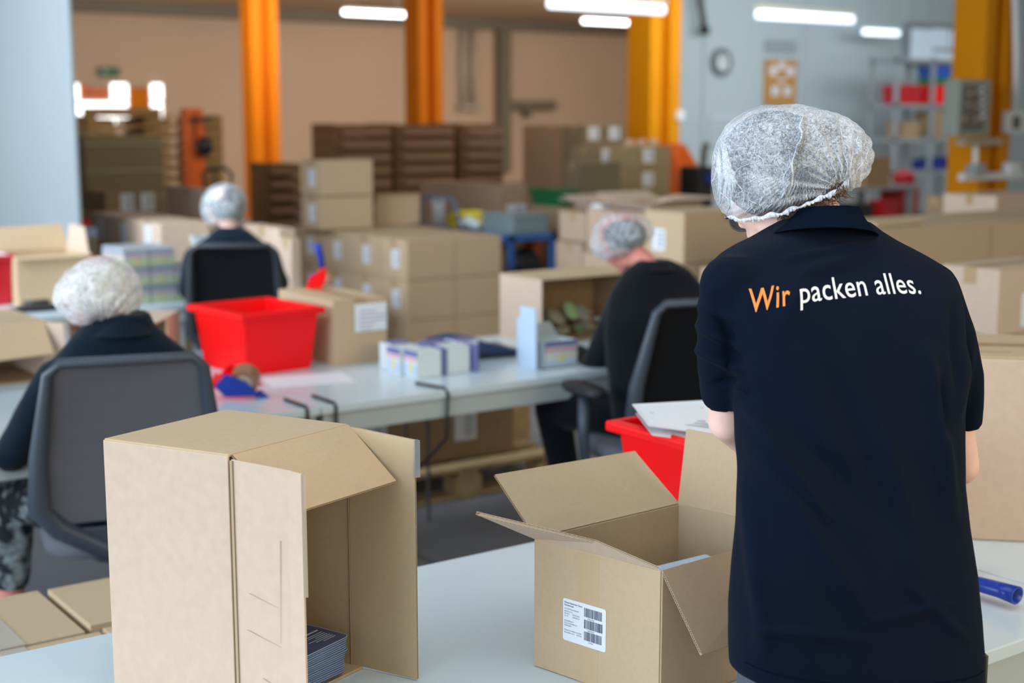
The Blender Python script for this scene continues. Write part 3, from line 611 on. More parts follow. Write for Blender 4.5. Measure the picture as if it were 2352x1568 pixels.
for k, zz in enumerate((a[2], 0.67, 0.40, 0.15)):
    hh = (a[5], .27, .27, .25)[k]
    carton(a[0], a[1], zz, a[3], a[4], hh, 'rosy-sided carton stacked behind the large sealed carton, %s' % ['topmost', 'second from top', 'third from top', 'lowest'][k], 'stack behind the large sealed carton', CARDT, labels=[('R', .38, .35, .06, .12)] if k == 0 else [])
pallet(a[0], a[1], 0.006, a[3], a[4], 'pallet under the rosy-sided carton stack at the right')
# ---------------------------------------------------------------- metal shelf, far right
e = empty('metal_shelf', (0,0,0), 'grey metal shelf unit with bins against the pale wall', 'shelf')
SX, SY, SW, SD = 18.15, 14.9, 1.85, 0.55
for i in range(3):
    for j in range(2): MB().box(SX+i*(SW-0.06)/2, SY+j*(SD-0.05), 0, 0.07, 0.05, 2.66).build('upright', METAL, e)
SZ = [0.25, 0.80, 1.32, 1.86, 2.58]
for z in SZ: MB().box(SX, SY, z, SW, SD, 0.05).build('shelf_board', METAL, e)
sm = SX+SW/2
def sbin(x, z, w_, h, m, lab): bin_(x, SY+0.03, z, w_, 0.4, h, lab, m, taper=0.02, rim=0.012)
sbin(SX+0.18, 1.915, 0.52, 0.30, REDD, 'red bin on the left half of the metal shelf')
sbin(sm+0.08, 1.915, 0.42, 0.30, RED, 'red bin on the right half of the metal shelf')
sbin(sm+0.12, 2.225, 0.36, 0.12, mat('green_tub', (0.03,0.20,0.08), 0.4), 'green tub stacked under the blue tub on the shelf')
sbin(sm+0.10, 2.35, 0.40, 0.18, mat('blue_tub', (0.02,0.10,0.50), 0.4), 'bright blue tub on top of the stacked tubs on the shelf')
tag(MB().hexa([(sm+0.54,SY+.05,1.912),(sm+0.86,SY+.05,1.912),(sm+0.86,SY+.4,1.912),(sm+0.54,SY+.4,1.912)], [(sm+0.62,SY+.1,2.18),(sm+0.74,SY+.1,2.18),(sm+0.74,SY+.4,2.18),(sm+0.62,SY+.4,2.18)]).build('green_tray', mat('green_tray',(0.02,0.24,0.09),0.4), bevel=0.01), 'sloping green tray right of the red bins on the shelf', 'tray')
carton(SX+0.30, SY+0.02, 1.372, 0.35, 0.4, 0.26, 'tan carton behind the left front of the shelf middle level', None, CARDD)
carton(sm+0.09, SY+0.02, 1.372, 0.37, 0.4, 0.44, 'brown carton on the right half of the shelf middle level, left one', None, CARDD)
carton(sm+0.47, SY+0.02, 1.372, 0.36, 0.4, 0.44, 'brown carton with red stripe on the right half of the shelf middle level', None, mat('cardboard_stripe', (0.38,0.17,0.10), 0.8))
for k in range(4): tag(MB().box(sm+0.08+k*0.20, SY+0.03, 0.852, 0.17, 0.4, 0.17+0.03*(k % 2)).build('blue_box', mat('deep_blue',(0.006,0.02,0.20),0.4), bevel=0.012), 'deep blue box on the lower shelf level, %s from the left' % ['first','second','third','fourth'][k], 'box', 'deep blue boxes on the shelf')

e = empty('work_table', (0,0,0), 'distant grey work table in front of the metal shelf', 'table')
MB().box(11.4, 11.0, 0.86, 2.55, 0.9, 0.04).build('table_top', METAL, e, bevel=0.004)
for x_ in (11.45, 13.8):
    for y_ in (11.05, 11.8): MB().box(x_, y_, 0, 0.07, 0.07, 0.86).build('leg', METAL, e)
carton(13.05, 11.1, 0.90, 0.45, 0.35, 0.34, 'brown carton standing on the distant work table', None, CARDD)
tag(MB().box(11.9, 11.2, 0.901, 0.5, 0.25, 0.12).box(12.45, 11.25, 0.901, 0.25, 0.2, 0.08).build('red_tool_case', REDD, bevel=0.01), 'dark red tool case on the distant work table', 'case')
bin_(12.0, 10.72, 0.0, 0.75, 0.22, 0.73, 'black bin in front of the distant work table', BLACK)
bin_(12.95, 10.75, 0.0, 0.28, 0.2, 0.75, 'dark red bin beside the black bin under the distant table', REDD)
tag(MB().box(13.95, 11.3, 0, 0.35, 0.35, 0.85).ell((14.1,11.4,0.95),(0.14,0.14,0.12)).build('waste_sack', REDD, bevel=0.03), 'dark red sack right of the distant work table', 'sack')
# orange machine and scooter-like item behind the hair net
a = (10.453, 11.579, 0.900)
e = empty('sweeping_machine', (0,0,0), 'orange floor machine with pale front panel beside the wide column', 'machine')
x_, y_ = a[0], a[1]
MB().rings([[(x_-0.0, y_-.1, 0.25), (x_+0.42, y_-.1, 0.25), (x_+0.42, y_+.4, 0.25), (x_, y_+.4, 0.25)], [(x_, y_-.1, 1.10), (x_+0.36, y_-.1, 1.10), (x_+0.36, y_+.4, 1.10), (x_, y_+.4, 1.10)], [(x_, y_, 1.42), (x_+0.18, y_, 1.42), (x_+0.18, y_+.3, 1.42), (x_, y_+.3, 1.42)]]).build('body', ORANGEM, e, bevel=0.03)
MB().box(x_, y_-0.13, 0.92, 0.26, 0.03, 0.24).build('front_panel', PIPE, e, bevel=0.01)
for k in (0.05, 0.3): MB().cyl((x_+k, y_, 0.13), 0.13, 0.06, 18, (1,0,0)).build('wheel', BLACK, e)
a = (10.064, 10.751, 0.991); x_, y_ = a[0], a[1]
e = empty('battery_charger', (0,0,0), 'black apparatus with blue lamp right of the orange machine', 'apparatus')
MB().box(x_, y_, 0.2, 0.22, 0.3, 1.0).build('body', BLACK, e, bevel=0.02)
MB().tube([(x_+.05, y_, 1.2), (x_+.07, y_, 1.38), (x_+0.10, y_, 1.44)], 0.035, 8).build('lever', METALD, e)
MB().cyl((x_+0.15, y_, 1.08), 0.05, 0.03, 16, (0,-1,0)).build('blue_cap', BLUE, e)
MB().box(x_-0.05, y_-0.05, 0.0, 0.32, 0.4, 0.2).build('base', BLACK, e)
tag(MB().box(*(7.915, 8.477, 1.000)[:2], 0.75, 0.5, 0.4, 0.07).build('teal_lid', TEAL, bevel=0.01), 'flat teal lid left of the white hair net', 'lid')
tag(MB().box(*(7.915, 8.477, 1.000)[:2], 0.0, 0.5, 0.4, 0.75).build('dark_crate', BLACK, bevel=0.01), 'black crate under the teal lid', 'crate')

# ---------------------------------------------------------------- work tables
def bench(x, y, dx, dy, lab, legs=True, group=None, legx=(0.06,)):
    e = empty('packing_table', (0,0,0), lab, 'table', group)
    MB().box(x, y, T-0.028, dx, dy, 0.028).build('table_top', [TABLE], e, bevel=0.003)
    fr = MB(); q = 0.012
    fr.box(x+q, y+q, T-0.098, dx-2*q, 0.03, 0.069); fr.box(x+q, y+dy-0.03-q, T-0.098, dx-2*q, 0.03, 0.069)
    fr.box(x+q, y+q+0.03, T-0.098, 0.03, dy-0.084, 0.069); fr.box(x+dx-q-0.03, y+q+0.03, T-0.098, 0.03, dy-0.084, 0.069)
    fr.build('frame', TEDGE, e, bevel=0.002, seg=1)
    for lx in (x+0.03, x+dx-0.08):
        for ly in (y+0.03, y+dy-0.08): MB().box(lx, ly, 0, 0.05, 0.05, T-0.099).build('leg', TEDGE, e)
    return e
bench(0.42, 1.455, 2.04, 1.003, 'white packing table in the foreground carrying the upright and the open carton')
bench(2.464, 1.455, 1.6, 1.003, 'white packing table at the right, under the large sealed carton')
bench(0.30, 4.065, 1.835, 0.94, 'white work table of the worker with the white hair net')
bench(2.139, 4.065, 1.80, 0.94, 'white work table carrying the red bin and the small white packs')
bench(0.9, 6.82, 1.95, 0.78, 'grey-white work table in the second row, under the display packs')
bench(2.855, 6.82, 0.75, 0.78, 'grey-white work table in the second row, in front of the far worker')
# cable clamps over table edges
def clamp(x, y, lab, L=0.12, D=0.16, m=BLACK, r=0.0035):
    e = tag(MB().tube([(x, y+L, T+r), (x, y+0.01, T+r), (x, y-0.006, T-0.004), (x, y-0.006, T-D)], r, 8).build('cable_hook', m, smooth=True), lab, 'hook')
    return e
clamp(2.085, 4.065, 'black cable hook over the table edge, left of the table joint', 0.16, 0.15, r=0.006)
clamp(2.19, 4.065, 'black cable hook over the table edge, right of the table joint', 0.16, 0.15, r=0.006)
tag(MB().tube([(2.60,4.22,T+.005),(2.63,4.08,T+.005),(2.63,4.055,T-.01),(2.62,4.055,T-0.17),(2.60,4.2,T-0.30),(2.45,4.25,T-0.34)], 0.006, 8).build('cable', BLACK, smooth=True), 'black cable hanging over the table edge in front of the white packs', 'cable')
tag(MB().tube([(2.065, 1.477, 0.764), (2.070, 1.466, 0.765), (2.072,1.449,T-0.004), (2.072,1.449,T-0.10), (2.06,1.449,T-0.25)], 0.0045, 8).build('cable_hook', BLACK, smooth=True), 'black cable hook on the foreground table edge beside the standing worker', 'hook')

# ---------------------------------------------------------------- things on the middle tables
bin_(2.155, 4.685, T, 0.325, 0.365, 0.235, 'big red plastic bin in the middle of the picture', RED, taper=0.025, rim=0.020, rot=0.10)
tag(rotv(MB().box(2.16, 4.46, T+0.0002, 0.30, 0.21, 0.0012), 2.16, 4.46, -0.25).build('paper_sheet', PAPER), 'white sheet of paper lying in front of the big red bin', 'paper')
carton(2.535, 4.71, T, 0.243, 0.47, 0.256, 'carton with a large printed sheet beside the big red bin', None, CARD, tape='y')
e = tag(MB().box(2.630, 4.7075, T+0.125, 0.140, 0.003, 0.108).build('printed_sheet', LABEL), 'large white printed sheet stuck on the carton beside the red bin', 'label')
for k, (w_, u) in enumerate([(0.07, .02), (0.12, .015), (0.12, .015), (0.07, .015), (0.05, .02)]): MB().box(2.63+u, 4.7065, T+0.20-k*0.017, w_, 0.001, 0.004).build('print_line', INKG, e)
# small white packs with violet lids
def pack(x, y, z, dx, dy, h, lab, group, rot=0, lidded=True):
    e = empty('display_pack', (0,0,0), lab, 'box', group)
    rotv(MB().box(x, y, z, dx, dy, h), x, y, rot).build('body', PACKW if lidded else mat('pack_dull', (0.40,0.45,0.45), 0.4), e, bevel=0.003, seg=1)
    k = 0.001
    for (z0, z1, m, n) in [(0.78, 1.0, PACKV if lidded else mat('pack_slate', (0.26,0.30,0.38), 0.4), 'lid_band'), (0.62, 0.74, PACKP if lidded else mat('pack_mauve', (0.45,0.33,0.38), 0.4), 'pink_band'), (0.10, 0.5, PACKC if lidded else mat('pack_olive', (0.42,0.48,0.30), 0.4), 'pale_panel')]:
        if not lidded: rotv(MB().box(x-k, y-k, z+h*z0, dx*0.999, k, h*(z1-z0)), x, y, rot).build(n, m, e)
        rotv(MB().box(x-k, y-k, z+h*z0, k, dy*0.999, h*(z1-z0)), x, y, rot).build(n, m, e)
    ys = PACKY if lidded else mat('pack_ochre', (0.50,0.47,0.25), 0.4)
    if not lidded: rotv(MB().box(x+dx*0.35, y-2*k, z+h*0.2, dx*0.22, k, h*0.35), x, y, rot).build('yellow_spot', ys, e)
    rotv(MB().box(x-2*k, y+dy*0.35, z+h*0.2, k, dy*0.22, h*0.35), x, y, rot).build('yellow_spot', ys, e)
    return e
PG = 'small white packs on the middle table'
for x, y, nm in [(2.655, 4.300, 'nearest'), (2.640, 4.398, 'second')]:
    pack(x, y, T, 0.105, 0.092, 0.10, 'small white pack with violet band and pink stripe, %s of the front pair' % nm, PG)
for x, y, v, nm in [(2.800, 4.320, 0, 'near right'), (2.790, 4.425, 1, 'far right'), (2.665, 4.500, 1, 'back left'), (2.905, 4.42, 1, 'farthest')]:
    e = empty('display_pack', (0,0,0), 'small white pack with bare side behind the front pair, %s one' % nm, 'box', PG)
    MB().box(x, y, T, 0.10, 0.09, 0.10).build('body', PACKW, e, bevel=0.003, seg=1)
    MB().box(x+0.004, y-0.001, T+0.1002, 0.092, 0.09, 0.002).build('top_flap', PACKV if v else PACKW, e)
for k, (x, y) in enumerate([(2.768, 4.31), (2.768, 4.40), (2.908, 4.30)]): tag(MB().box(x, y, T, 0.020, 0.085, 0.104).build('pack_sleeve', PACKV, bevel=0.004), 'violet flat sleeve standing between the white packs, %s one' % ['nearest', 'middle', 'rightmost'][k], 'sleeve', 'violet sleeves among the packs')
# dark plastic bag, crumpled
mb = MB(); R = []
for j in range(9):
    t = j/8; cx_, cy_ = 2.97+0.36*t, 4.62-0.10*t; wd = 0.10*(1-t)**0.6+0.015; ht = 0.10*(1-t)**0.9+0.006
    R.append([(cx_+0.012*random.uniform(-1, 1), cy_+wd*math.cos(2*PI*k/14)*random.uniform(.85, 1.15), T+0.002+ht*(0.5+0.5*math.sin(2*PI*k/14))*random.uniform(.8, 1.1)) for k in range(14)])
tag(mb.rings(R).build('dark_bag', PACKB, smooth=True), 'crumpled dark blue plastic bag behind the white packs', 'bag')
# open display box with upright inserts
e = empty('open_display_box', (0,0,0), 'open white and violet display box with raised lid near the right worker\'s hand', 'box')
x_, y_ = 3.16, 4.20
MB().box(x_, y_, T, 0.155, 0.004, 0.10).box(x_, y_+0.11, T, 0.155, 0.004, 0.10).box(x_, y_, T, 0.004, 0.11, 0.10).box(x_+0.151, y_, T, 0.004, 0.11, 0.10).box(x_, y_, T, 0.155, 0.11, 0.003).build('tray', PACKW, e)
MB().board([(x_+0.02, y_+0.115, T+0.10), (x_+0.15, y_+0.115, T+0.10), (x_+0.13, y_+0.14, T+0.155), (x_+0.04, y_+0.14, T+0.155)], 0.003).build('lid', mat('lid_grey', (0.50,0.56,0.55), 0.5), e)
for z0, z1, m, n in [(0.82, 1.0, PACKV, 'violet_band'), (0.62, 0.76, PACKP, 'pink_band'), (0.08, 0.25, PACKC, 'blue_band'), (0.30, 0.56, mat('pack_cream',(0.78,0.77,0.66),0.4), 'cream_panel')]:
    MB().box(x_, y_-0.001, T+0.1*z0, 0.155, 0.001, 0.1*(z1-z0)).build(n, m, e)
MB().box(x_+0.07, y_-0.002, T+0.02, 0.02, 0.001, 0.03).build('yellow_spot', PACKY, e)
for k in range(2): tag(MB().box(3.115-k*0.0+k*0.022, 4.20+k*0.05, T, 0.012, 0.10, 0.235-0.05*k).build('white_insert', PACKC, bevel=0.002), 'upright white cardboard insert left of the open display box, %s' % ['taller one', 'shorter one'][k], 'insert', 'upright white inserts')
# carton lying on its side, full of sachet bags
e = empty('open_carton', (0,0,0), 'carton open to the right and filled with sachets, left of the right worker', 'carton')
ax, ay = 3.49, 4.665
zt = T+0.27
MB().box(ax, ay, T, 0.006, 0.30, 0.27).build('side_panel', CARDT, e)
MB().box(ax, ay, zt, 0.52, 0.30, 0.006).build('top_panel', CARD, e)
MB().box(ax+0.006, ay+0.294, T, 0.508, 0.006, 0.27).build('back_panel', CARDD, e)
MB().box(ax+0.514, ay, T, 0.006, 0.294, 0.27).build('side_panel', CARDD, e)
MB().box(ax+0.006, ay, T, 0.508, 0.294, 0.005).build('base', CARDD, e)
sm_ = [mat('sachet_grey', (0.35,0.36,0.32), 0.3), mat('sachet_olive', (0.30,0.27,0.17), 0.3), PACKW, mat('sachet_green', (0.25,0.40,0.18), 0.4), PACKY]
for k in range(26):
    x_ = ax+0.06+0.40*random.random(); y_ = ay+0.05+0.20*random.random(); z_ = T+0.02+0.10*random.random()
    M_ = Matrix.Rotation(random.uniform(-1, 1), 3, 'X') @ Matrix.Rotation(random.uniform(0, 3), 3, 'Z')
    tag(MB().ell((x_, y_, z_), (0.045, 0.035, 0.009), M_, 7).build('sachet', sm_[[0,1,1,0,2,1,0,3,0,1,2,4][k % 12]]), 'small crumpled %s sachet heaped in the carton beside the right worker' % ['grey', 'olive', 'white', 'green', 'yellow'][[0,1,1,0,2,1,0,3,0,1,2,4][k % 12]], 'sachet', 'sachets heaped in the side-lying carton')
# tape dispensers (pistol grip)
def dispenser(loc, axis, up, lab, sc=1.0, body=RED, grip=BLUE):
    """roll + frame + cutter + hollow pistol grip; axis = forward direction"""
    e = empty('tape_dispenser', (0,0,0), lab, 'tape dispenser')
    f = Vector(axis).normalized(); u = Vector(up).normalized(); s_ = f.cross(u).normalized(); o = Vector(loc)
    P = lambda a, b_, c: o+(f*a+u*b_+s_*c)*sc
    MB().cyl(P(0, 0.05, -0.025), 0.048*sc, 0.05*sc, 24, s_).build('tape_roll', mat('tape_roll_brown', (0.30,0.13,0.07), 0.35), e, smooth=False)
    MB().cyl(P(0, 0.05, -0.0265), 0.030*sc, 0.053*sc, 20, s_).build('core', PIPE, e)
    for sg in (-1, 1): MB().board([P(-0.05, 0.01, 0.031*sg), P(0.07, -0.01, 0.031*sg), P(0.10, 0.03, 0.031*sg), P(0.055, 0.085, 0.031*sg), P(-0.01, 0.06, 0.031*sg)], 0.004*sc).build('side_plate', body if sg > 0 else grip, e, bevel=0.001)
    MB().hexa([P(0.05, 0.0, -0.027), P(0.12, 0.02, -0.027), P(0.12, 0.02, 0.027), P(0.05, 0.0, 0.027)], [P(0.03, 0.03, -0.027), P(0.11, 0.045, -0.027), P(0.11, 0.045, 0.027), P(0.03, 0.03, 0.027)]).build('nose', body, e, bevel=0.002)
    MB().board([P(0.12, 0.005, -0.027), P(0.12, 0.005, 0.027), P(0.128, 0.05, 0.027), P(0.128, 0.05, -0.027)], 0.0015).build('cutter', METAL, e)
    pts = [P(-0.035, 0.0, 0), P(-0.06, -0.03, 0), P(-0.085, -0.075, 0), P(-0.10, -0.115, 0)]
    R = []; m = 18
    for p, (ra, rb) in zip(pts, [(0.017, 0.015), (0.018, 0.016), (0.020, 0.017), (0.025, 0.019)]):
        d = (P(-0.10, -0.115, 0)-P(-0.035, 0, 0)).normalized(); n1 = d.cross(s_).normalized()
        R.append([p+n1*ra*sc*math.cos(2*PI*k/m)+s_*rb*sc*math.sin(2*PI*k/m) for k in range(m)])
    ri = [[pts[3]+(q-pts[3])*0.80 for q in R[3]], [pts[2]+(q-pts[2])*0.72 for q in R[2]], [pts[1]+(q-pts[1])*0.6 for q in R[1]]]
    MB().rings(R+ri).build('grip', grip, e, smooth=True)
    return e
dispenser((2.005, 4.345, T+0.022), (-0.75, 0.55, 0.10), (-0.25, -0.30, 0.9), 'red and blue tape dispenser lying left of the big red bin', 1.0)
dispenser((2.680, 5.10, T+0.256+0.068), (-0.65, 0.30, -0.70), (0.60, -0.30, -0.75), 'blue-handled tape dispenser standing upright before the carton stack', 0.70)
# pale open carton between white hair net worker and red bin
e = empty('open_carton', (0,0,0), 'side-lying open carton between the white hair net and the red bin', 'carton')
q0 = Vector((2.00, 5.03, T)); qd = Vector((0.12, 0.17, 0)); qw = Vector((-0.30, 0.215, 0)); hh = UP*0.195
def bp(*pts, m=CARDT, n='side_panel', t_=0.005): return MB().board(pts, t_).build(n, m, e)
bp(q0, q0+qd, q0+qd+hh, q0+hh); bp(q0+qw, q0+qw+qd, q0+qw+qd+hh, q0+qw+hh)
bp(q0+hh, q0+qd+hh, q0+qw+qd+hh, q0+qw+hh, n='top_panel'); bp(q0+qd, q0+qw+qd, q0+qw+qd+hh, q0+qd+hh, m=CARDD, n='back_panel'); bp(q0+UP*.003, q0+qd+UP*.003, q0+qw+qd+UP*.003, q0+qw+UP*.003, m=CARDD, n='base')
bp(q0+hh, q0+qw+hh, q0+qw*0.9+hh-qd*0.35-UP*0.012, q0+qw*0.08+hh-qd*0.35-UP*0.012, n='flap')

# ---------------------------------------------------------------- second row, left
e = empty('open_carton', (0,0,0), 'tall open carton with a raised flap between the two red bins on the left', 'carton')
a = (2.080, 7.182, 0.762, 0.378, 0.774, 0.248)
x_, y_, dx, dy, h = a[0], a[1], a[3], 0.36, a[5]
MB().box(x_, y_, T, dx, 0.005, h).build('front_panel', CARD, e); MB().box(x_, y_+dy, T, dx, 0.005, h).build('back_panel', CARD, e)
MB().box(x_, y_+0.005, T, 0.005, dy-0.005, h).build('side_panel', CARD, e); MB().box(x_+dx-0.005, y_+0.005, T, 0.005, dy-0.005, h).build('side_panel', CARD, e)
MB().board([(x_, y_+dy, T+h), (x_+dx, y_+dy, T+h), (x_+dx-0.01, y_+dy+0.04, T+h+0.13), (x_-0.03, y_+dy+0.04, T+h+0.12)], 0.005).build('flap', CARD, e)
MB().board([(x_+dx, y_+0.02, T+h), (x_+dx, y_+dy, T+h), (x_+dx+0.02, y_+dy, T+h+0.13), (x_+dx+0.01, y_+0.1, T+h+0.13)], 0.005).build('flap', CARDT, e)
MB().board([(x_, y_, T+h), (x_+dx, y_, T+h), (x_+dx, y_-0.03, T+h-0.012), (x_, y_-0.03, T+h-0.012)], 0.005).build('flap', CARD, e)
b_ = (1.896, 7.252, 0.762, 0.191, 0.692, 0.253)
bin_(b_[0], b_[1], T, b_[3], 0.35, b_[5], 'red bin cut off by the left edge of the picture', REDD, rot=0.0)
for k in range(3): tag(MB().box(b_[0]+0.04+k*0.005, b_[1]+0.05, T+b_[5]-0.03+k*0.012, b_[3]-0.06, 0.22, 0.008).build('paper_sheet', PAPER), 'white sheet heaped in the red bin at the left edge, %s' % ['lowest', 'middle', 'topmost'][k], 'paper', 'papers in the left red bin')
a = (3.180, 9.407, 0.900, 0.143, 0.361, 0.099)
bin_(a[0], a[1], 0.9, a[3], 0.35, a[5], 'red bin behind the tall open carton, left of the labelled row', RED)
carton(a[0]-0.02, a[1]-0.02, 0.0, 0.5, 0.45, 0.90, 'carton under the red bin left of the labelled row', None, CARDT)
e = tag(MB().box(*(2.476, 8.312, 1.070)[:2], 0.99, 0.42, 0.18, 0.06).build('blue_edged_carton', mat('pale_violet_card', (0.30,0.36,0.52), 0.5), bevel=0.004), 'low pale violet box seen over the tall open carton', 'box')
tag(MB().box(*(2.476, 8.312, 1.070)[:2], 0.3, 0.42, 0.18, 0.69).build('grey_carton', CARDG, bevel=0.004), 'grey-brown carton under the low pale violet box', 'carton')
tag(MB().ell((2.117, 6.965, 0.775), (0.15, 0.06, 0.018)).box(*(2.084, 7.068, 0.762), 0.12, 0.04, 0.035).build('dark_case', BLACK, smooth=True), 'small black case lying before the tall open carton', 'case')
# display packs heap
PK = 'display packs stacked on the second table row'
for (r_, z_) in ((0, 0), (1, 0.095), (2, 0.19)):
    for c_ in range(3):
        for d_ in range(2):
            if r_ == 2 and c_ == 2: continue
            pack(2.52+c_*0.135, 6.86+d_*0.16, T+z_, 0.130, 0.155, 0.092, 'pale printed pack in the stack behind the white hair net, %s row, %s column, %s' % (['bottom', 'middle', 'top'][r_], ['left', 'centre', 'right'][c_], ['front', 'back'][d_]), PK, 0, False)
tag(MB().box(2.52, 6.87, T+0.2825, 0.26, 0.28, 0.006).build('plastic_sheet', mat('film_blue',(0.45,0.52,0.60),0.2)), 'shiny plastic sheet on top of the printed packs', 'sheet')
e = empty('leaflet_bundle', (0,0,0), 'white leaflet bundle leaning between the packs and the far worker', 'leaflets')
for k in range(3): MB().board([(2.95+k*.02, 6.90, T+0.187), (3.03+k*.02, 6.90, T+0.187), (2.98+k*.02, 6.96, T+0.33), (2.91+k*.02, 6.96, T+0.33)], 0.006).build('leaflet', PACKW, e)
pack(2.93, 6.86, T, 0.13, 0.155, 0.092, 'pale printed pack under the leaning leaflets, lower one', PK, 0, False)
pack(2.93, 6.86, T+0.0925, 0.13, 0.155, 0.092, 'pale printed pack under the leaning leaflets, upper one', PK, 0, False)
tag(MB().cyl((2.90, 7.35, T), 0.035, 0.20, 16).tube([(2.90,7.35,T+.20),(2.90,7.35,T+.28)],0.010).build('white_bottle', PACKW, smooth=False), 'small white bottle with dark pump before the labelled row', 'bottle')
# open carton far left front
e = empty('open_carton', (0,0,0), 'side-lying open carton at the left edge behind the white hair net worker', 'carton')
ax, ay = 0.95, 5.07; bw = 0.604
MB().box(ax, ay, T+0.215, bw, 0.38, 0.005).build('top_panel', CARD, e)
for q in (ax, ax+bw-.005): MB().box(q, ay, T, 0.005, 0.38, 0.215).build('side_panel', CARDT, e)
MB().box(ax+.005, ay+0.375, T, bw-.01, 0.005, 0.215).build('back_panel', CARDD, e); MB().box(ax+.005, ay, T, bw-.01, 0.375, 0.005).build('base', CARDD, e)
MB().board([(ax, ay, T+0.218), (ax+bw, ay, T+0.218), (1.551, 4.960, 0.873), (1.275, 4.960, 0.863)], 0.005).build('flap', CARD, e)
MB().board([(ax+bw, ay, T+0.01), (ax+bw, ay, T+0.215), (1.597, 4.980, 0.976), (1.600, 4.980, 0.881)], 0.005).build('flap', CARDT, e)
bench(0.1, 5.01, 2.0, 0.9, 'grey-white table at the far left under the side-lying carton')
# cartons beside far worker's right
a = (3.670, 7.457, 0.000, 0.112, 0.474, 1.065); carton(*a, 'tall carton to the right of the far worker, behind her chair', None, CARDT)
a = (3.499, 6.965, 0.000, 0.063, 0.149, 1.046); carton(*a, 'narrow pale carton right of the far worker', None, CARDT)

# ---------------------------------------------------------------- under the middle table
pallet(2.93, 5.16, 0, 1.05, 0.9, 'wooden pallet on the floor under the middle table')
pallet(2.90, 5.12, 0.146, 1.10, 0.9, 'upper wooden pallet under the brown carton') if False else None
carton(2.95, 5.30, 0.146, 0.86, 0.6, 0.30, 'brown carton with two labels on the pallet under the table', None, CARDD, labels=[('R', .12, .5, .11, .13), ('R', .68, .5, .12, .13)])
carton(2.95, 5.32, 0.448, 0.84, 0.6, 0.10, 'shallow brown carton on top of the one under the table', None, CARDD)
tag(MB().box(3.98, 5.62, 0.0, 0.16, 0.16, 0.40).build('wood_post', WOOD, bevel=0.004), 'short wooden block standing right of the pallet', 'block')
for k, (x_, y_, m_, nm, r_) in enumerate([(2.68, 4.99, BLACK, 'black', .05), (2.77, 4.99, PACKW, 'white', .03), (2.85, 5.00, mat('roll_green',(0.01,0.30,0.10),0.4), 'green', .035), (2.94, 5.0, REDD, 'red', .04), (3.05, 5.02, TAPE, 'brown', .045)]):
    tag(MB().cyl((x_, y_, 0.521), r_, 0.05, 18).cyl((x_, y_, 0.571), r_*0.55, 0.012, 14).build('tape_roll', m_, bevel=0.003), 'small %s roll on the ledge under the middle table' % nm, 'roll', 'rolls under the middle table')
tag(MB().box(2.62, 4.92, 0.501, 0.50, 0.22, 0.02).tube([(2.64,4.94,0),(2.64,4.94,.5)],.008,6).tube([(3.10,4.94,0),(3.10,4.94,.5)],.008,6).tube([(2.64,5.12,0),(2.64,5.12,.5)],.008,6).tube([(3.10,5.12,0),(3.10,5.12,.5)],.008,6).build('low_shelf', METALD), 'dark low shelf under the middle table', 'shelf')

# ---------------------------------------------------------------- lower left cartons
LC = 'closed cartons behind the foreground table at the lower left'
Z6 = 0.60
carton(0.965, 2.935, 0.146, 0.42, 0.30, 0.460, 'closed carton with tape at lower left, right one beside the upright carton', LC, CARD, tm=CTAPE, tape='y', g=0.004)
carton(0.640, 2.925, 0.146, 0.315, 0.34, 0.452, 'closed carton with clear tape at lower left, left one', LC, CARD, tm=CTAPE, tape='y', g=0.004)
carton(0.320, 2.925, 0.146, 0.315, 0.34, 0.452, 'closed carton at the lower left corner, mostly out of the picture', LC, CARD, tm=CTAPE, tape='y', g=0.004)
carton(0.600, 2.55, 0.146, 0.38, 0.365, 0.452, 'closed carton nearest the table edge at lower left', LC, CARD, tm=CTAPE, tape='y', g=0.004)
carton(0.985, 2.55, 0.146, 0.40, 0.37, 0.456, 'closed carton near the table edge, half hidden by the upright carton', LC, CARD, tm=CTAPE, tape='y', g=0.004)
carton(0.215, 2.55, 0.146, 0.38, 0.365, 0.452, 'closed carton near the table edge at the very corner of the picture', LC, CARD, tm=CTAPE, tape='y', g=0.004)
pallet(0.25, 2.55, 0.0, 1.13, 0.72, 'pallet under the closed cartons at the lower left')
